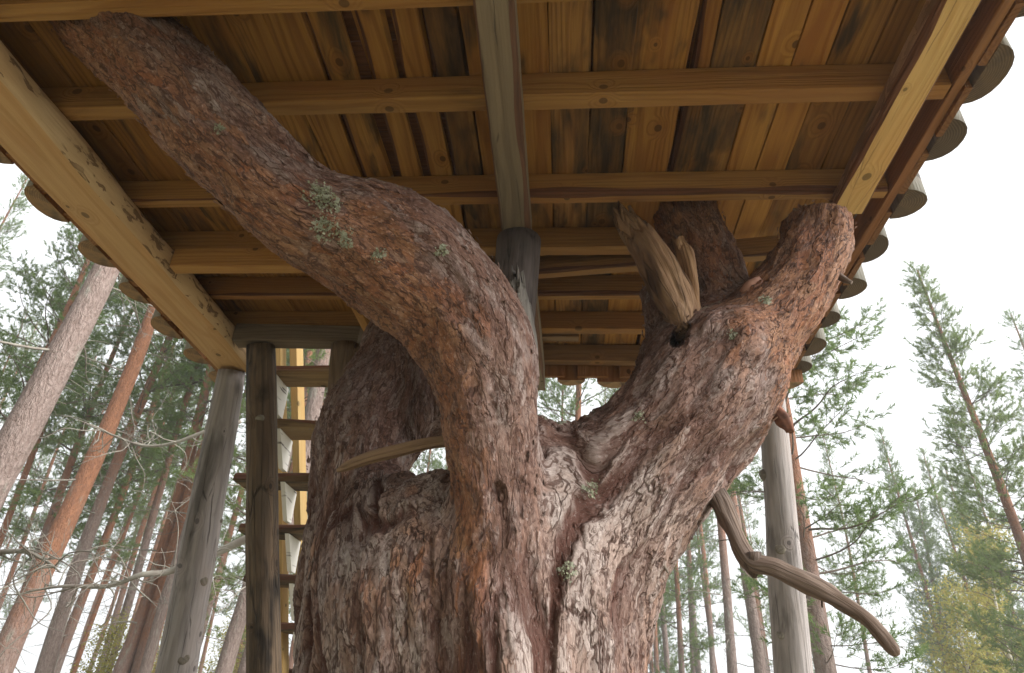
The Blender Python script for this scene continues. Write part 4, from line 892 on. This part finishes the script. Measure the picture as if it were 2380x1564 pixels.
def birch(px, py, dist, v, s, label, group='yellow birches'):
    d = ray(px, py); hd = np.hypot(d[0], d[1]); plant(BV[v], 'birch_tree', d[0] / hd * dist, d[1] / hd * dist, s, rng.uniform(0, 6.28), label, 'tree', group)
birch(2330, 1430, 19, 0, .82, 'yellow leaved birch behind the tall young pine on the right')
birch(2240, 1500, 20, 1, 1.0, 'small yellow birch low under the dead branch')
birch(250, 1560, 16, 1, .6, 'low yellow birch in the left wood left of the orange pair')
birch(345, 1560, 18, 1, .66, 'low yellow birch between the orange pines by the leaning post')
birch(520, 1560, 19, 1, .7, 'low yellow birch between leaning post and brown post')
# lichened dead boughs reaching in from the left wood
def bough(pts, Y, seed, label, twigs=26):
    g = np.random.default_rng(seed); s = np.array([[*at(x, y, Y + dy), r] for x, y, r, dy in pts]); L = [tube(s, 8, .05, .06, seed)]
    c = catmull(s, .05)
    for _ in range(twigs):
        i = g.integers(len(c) // 4, len(c)); d = g.normal(size=3); d /= np.linalg.norm(d); p = c[i, :3]; q = [p]; l = g.uniform(.25, .8)
        for k in range(4): d = d + g.normal(size=3) * .45; d /= np.linalg.norm(d); q.append(q[-1] + d * l / 4)
        q = np.array(q); L.append(tube(np.hstack([q, np.linspace(.007, .002, 5)[:, None]]), 4, .06, 0, 0, False))
        for k in range(3):
            j = g.integers(1, 4); dd = g.normal(size=3); dd /= np.linalg.norm(dd); L.append(tube(np.array([[*q[j], .003], [*(q[j] + dd * .1), .0025], [*(q[j] + dd * .18 + g.normal(size=3) * .05), .0015]]), 3, .08, 0, 0, False))
    o = link('dead_bough', mesh_np('dead_bough', *joinvf(L)), None, M_dt); tag(o, label, 'branch', 'lichened dead boughs on the left')
bough([(640, 1215, .04, 0), (575, 1250, .036, 0), (500, 1285, .034, 0), (440, 1310, .03, -.1), (385, 1330, .026, -.1), (330, 1335, .024, -.2), (250, 1362, .018, -.2), (150, 1362, .012, -.3), (60, 1375, .006, -.3)], 5.6, 1, 'long lichened dead bough passing behind the leaning post')
bough([(560, 980, .02, 0), (490, 998, .02, 0), (400, 1030, .017, 0), (330, 1035, .015, 0), (260, 1010, .012, 0), (200, 985, .008, 0)], 6.5, 2, 'thin dead bough left of the leaning post at mid height', 16)
bough([(-80, 1290, .02, 0), (0, 1283, .018, 0), (60, 1282, .014, 0), (110, 1305, .010, 0), (140, 1330, .005, 0)], 4.5, 3, 'pale lichened bough entering at the left edge', 18)

# ------------------------------------------------------------------ damp air over the clearing
hb = bmesh.new(); bmesh.ops.create_cube(hb, size=1); hme = bpy.data.meshes.new('haze'); hb.to_mesh(hme); hb.free()
hme.transform(Matrix.Translation((0, 0, 10.5)) @ Matrix.Diagonal((226, 226, 25, 1)))
hm = bpy.data.materials.new('haze'); hm.use_nodes = True; hm.node_tree.nodes.clear()
ho = hm.node_tree.nodes.new('ShaderNodeOutputMaterial'); hv = hm.node_tree.nodes.new('ShaderNodeVolumePrincipled')
hv.inputs['Color'].default_value = (.93, .96, .97, 1); hv.inputs['Density'].default_value = .0036; hv.inputs['Anisotropy'].default_value = .2
hm.node_tree.links.new(hv.outputs[0], ho.inputs['Volume']); hme.materials.append(hm)
tag(link('haze', hme), kind='stuff')
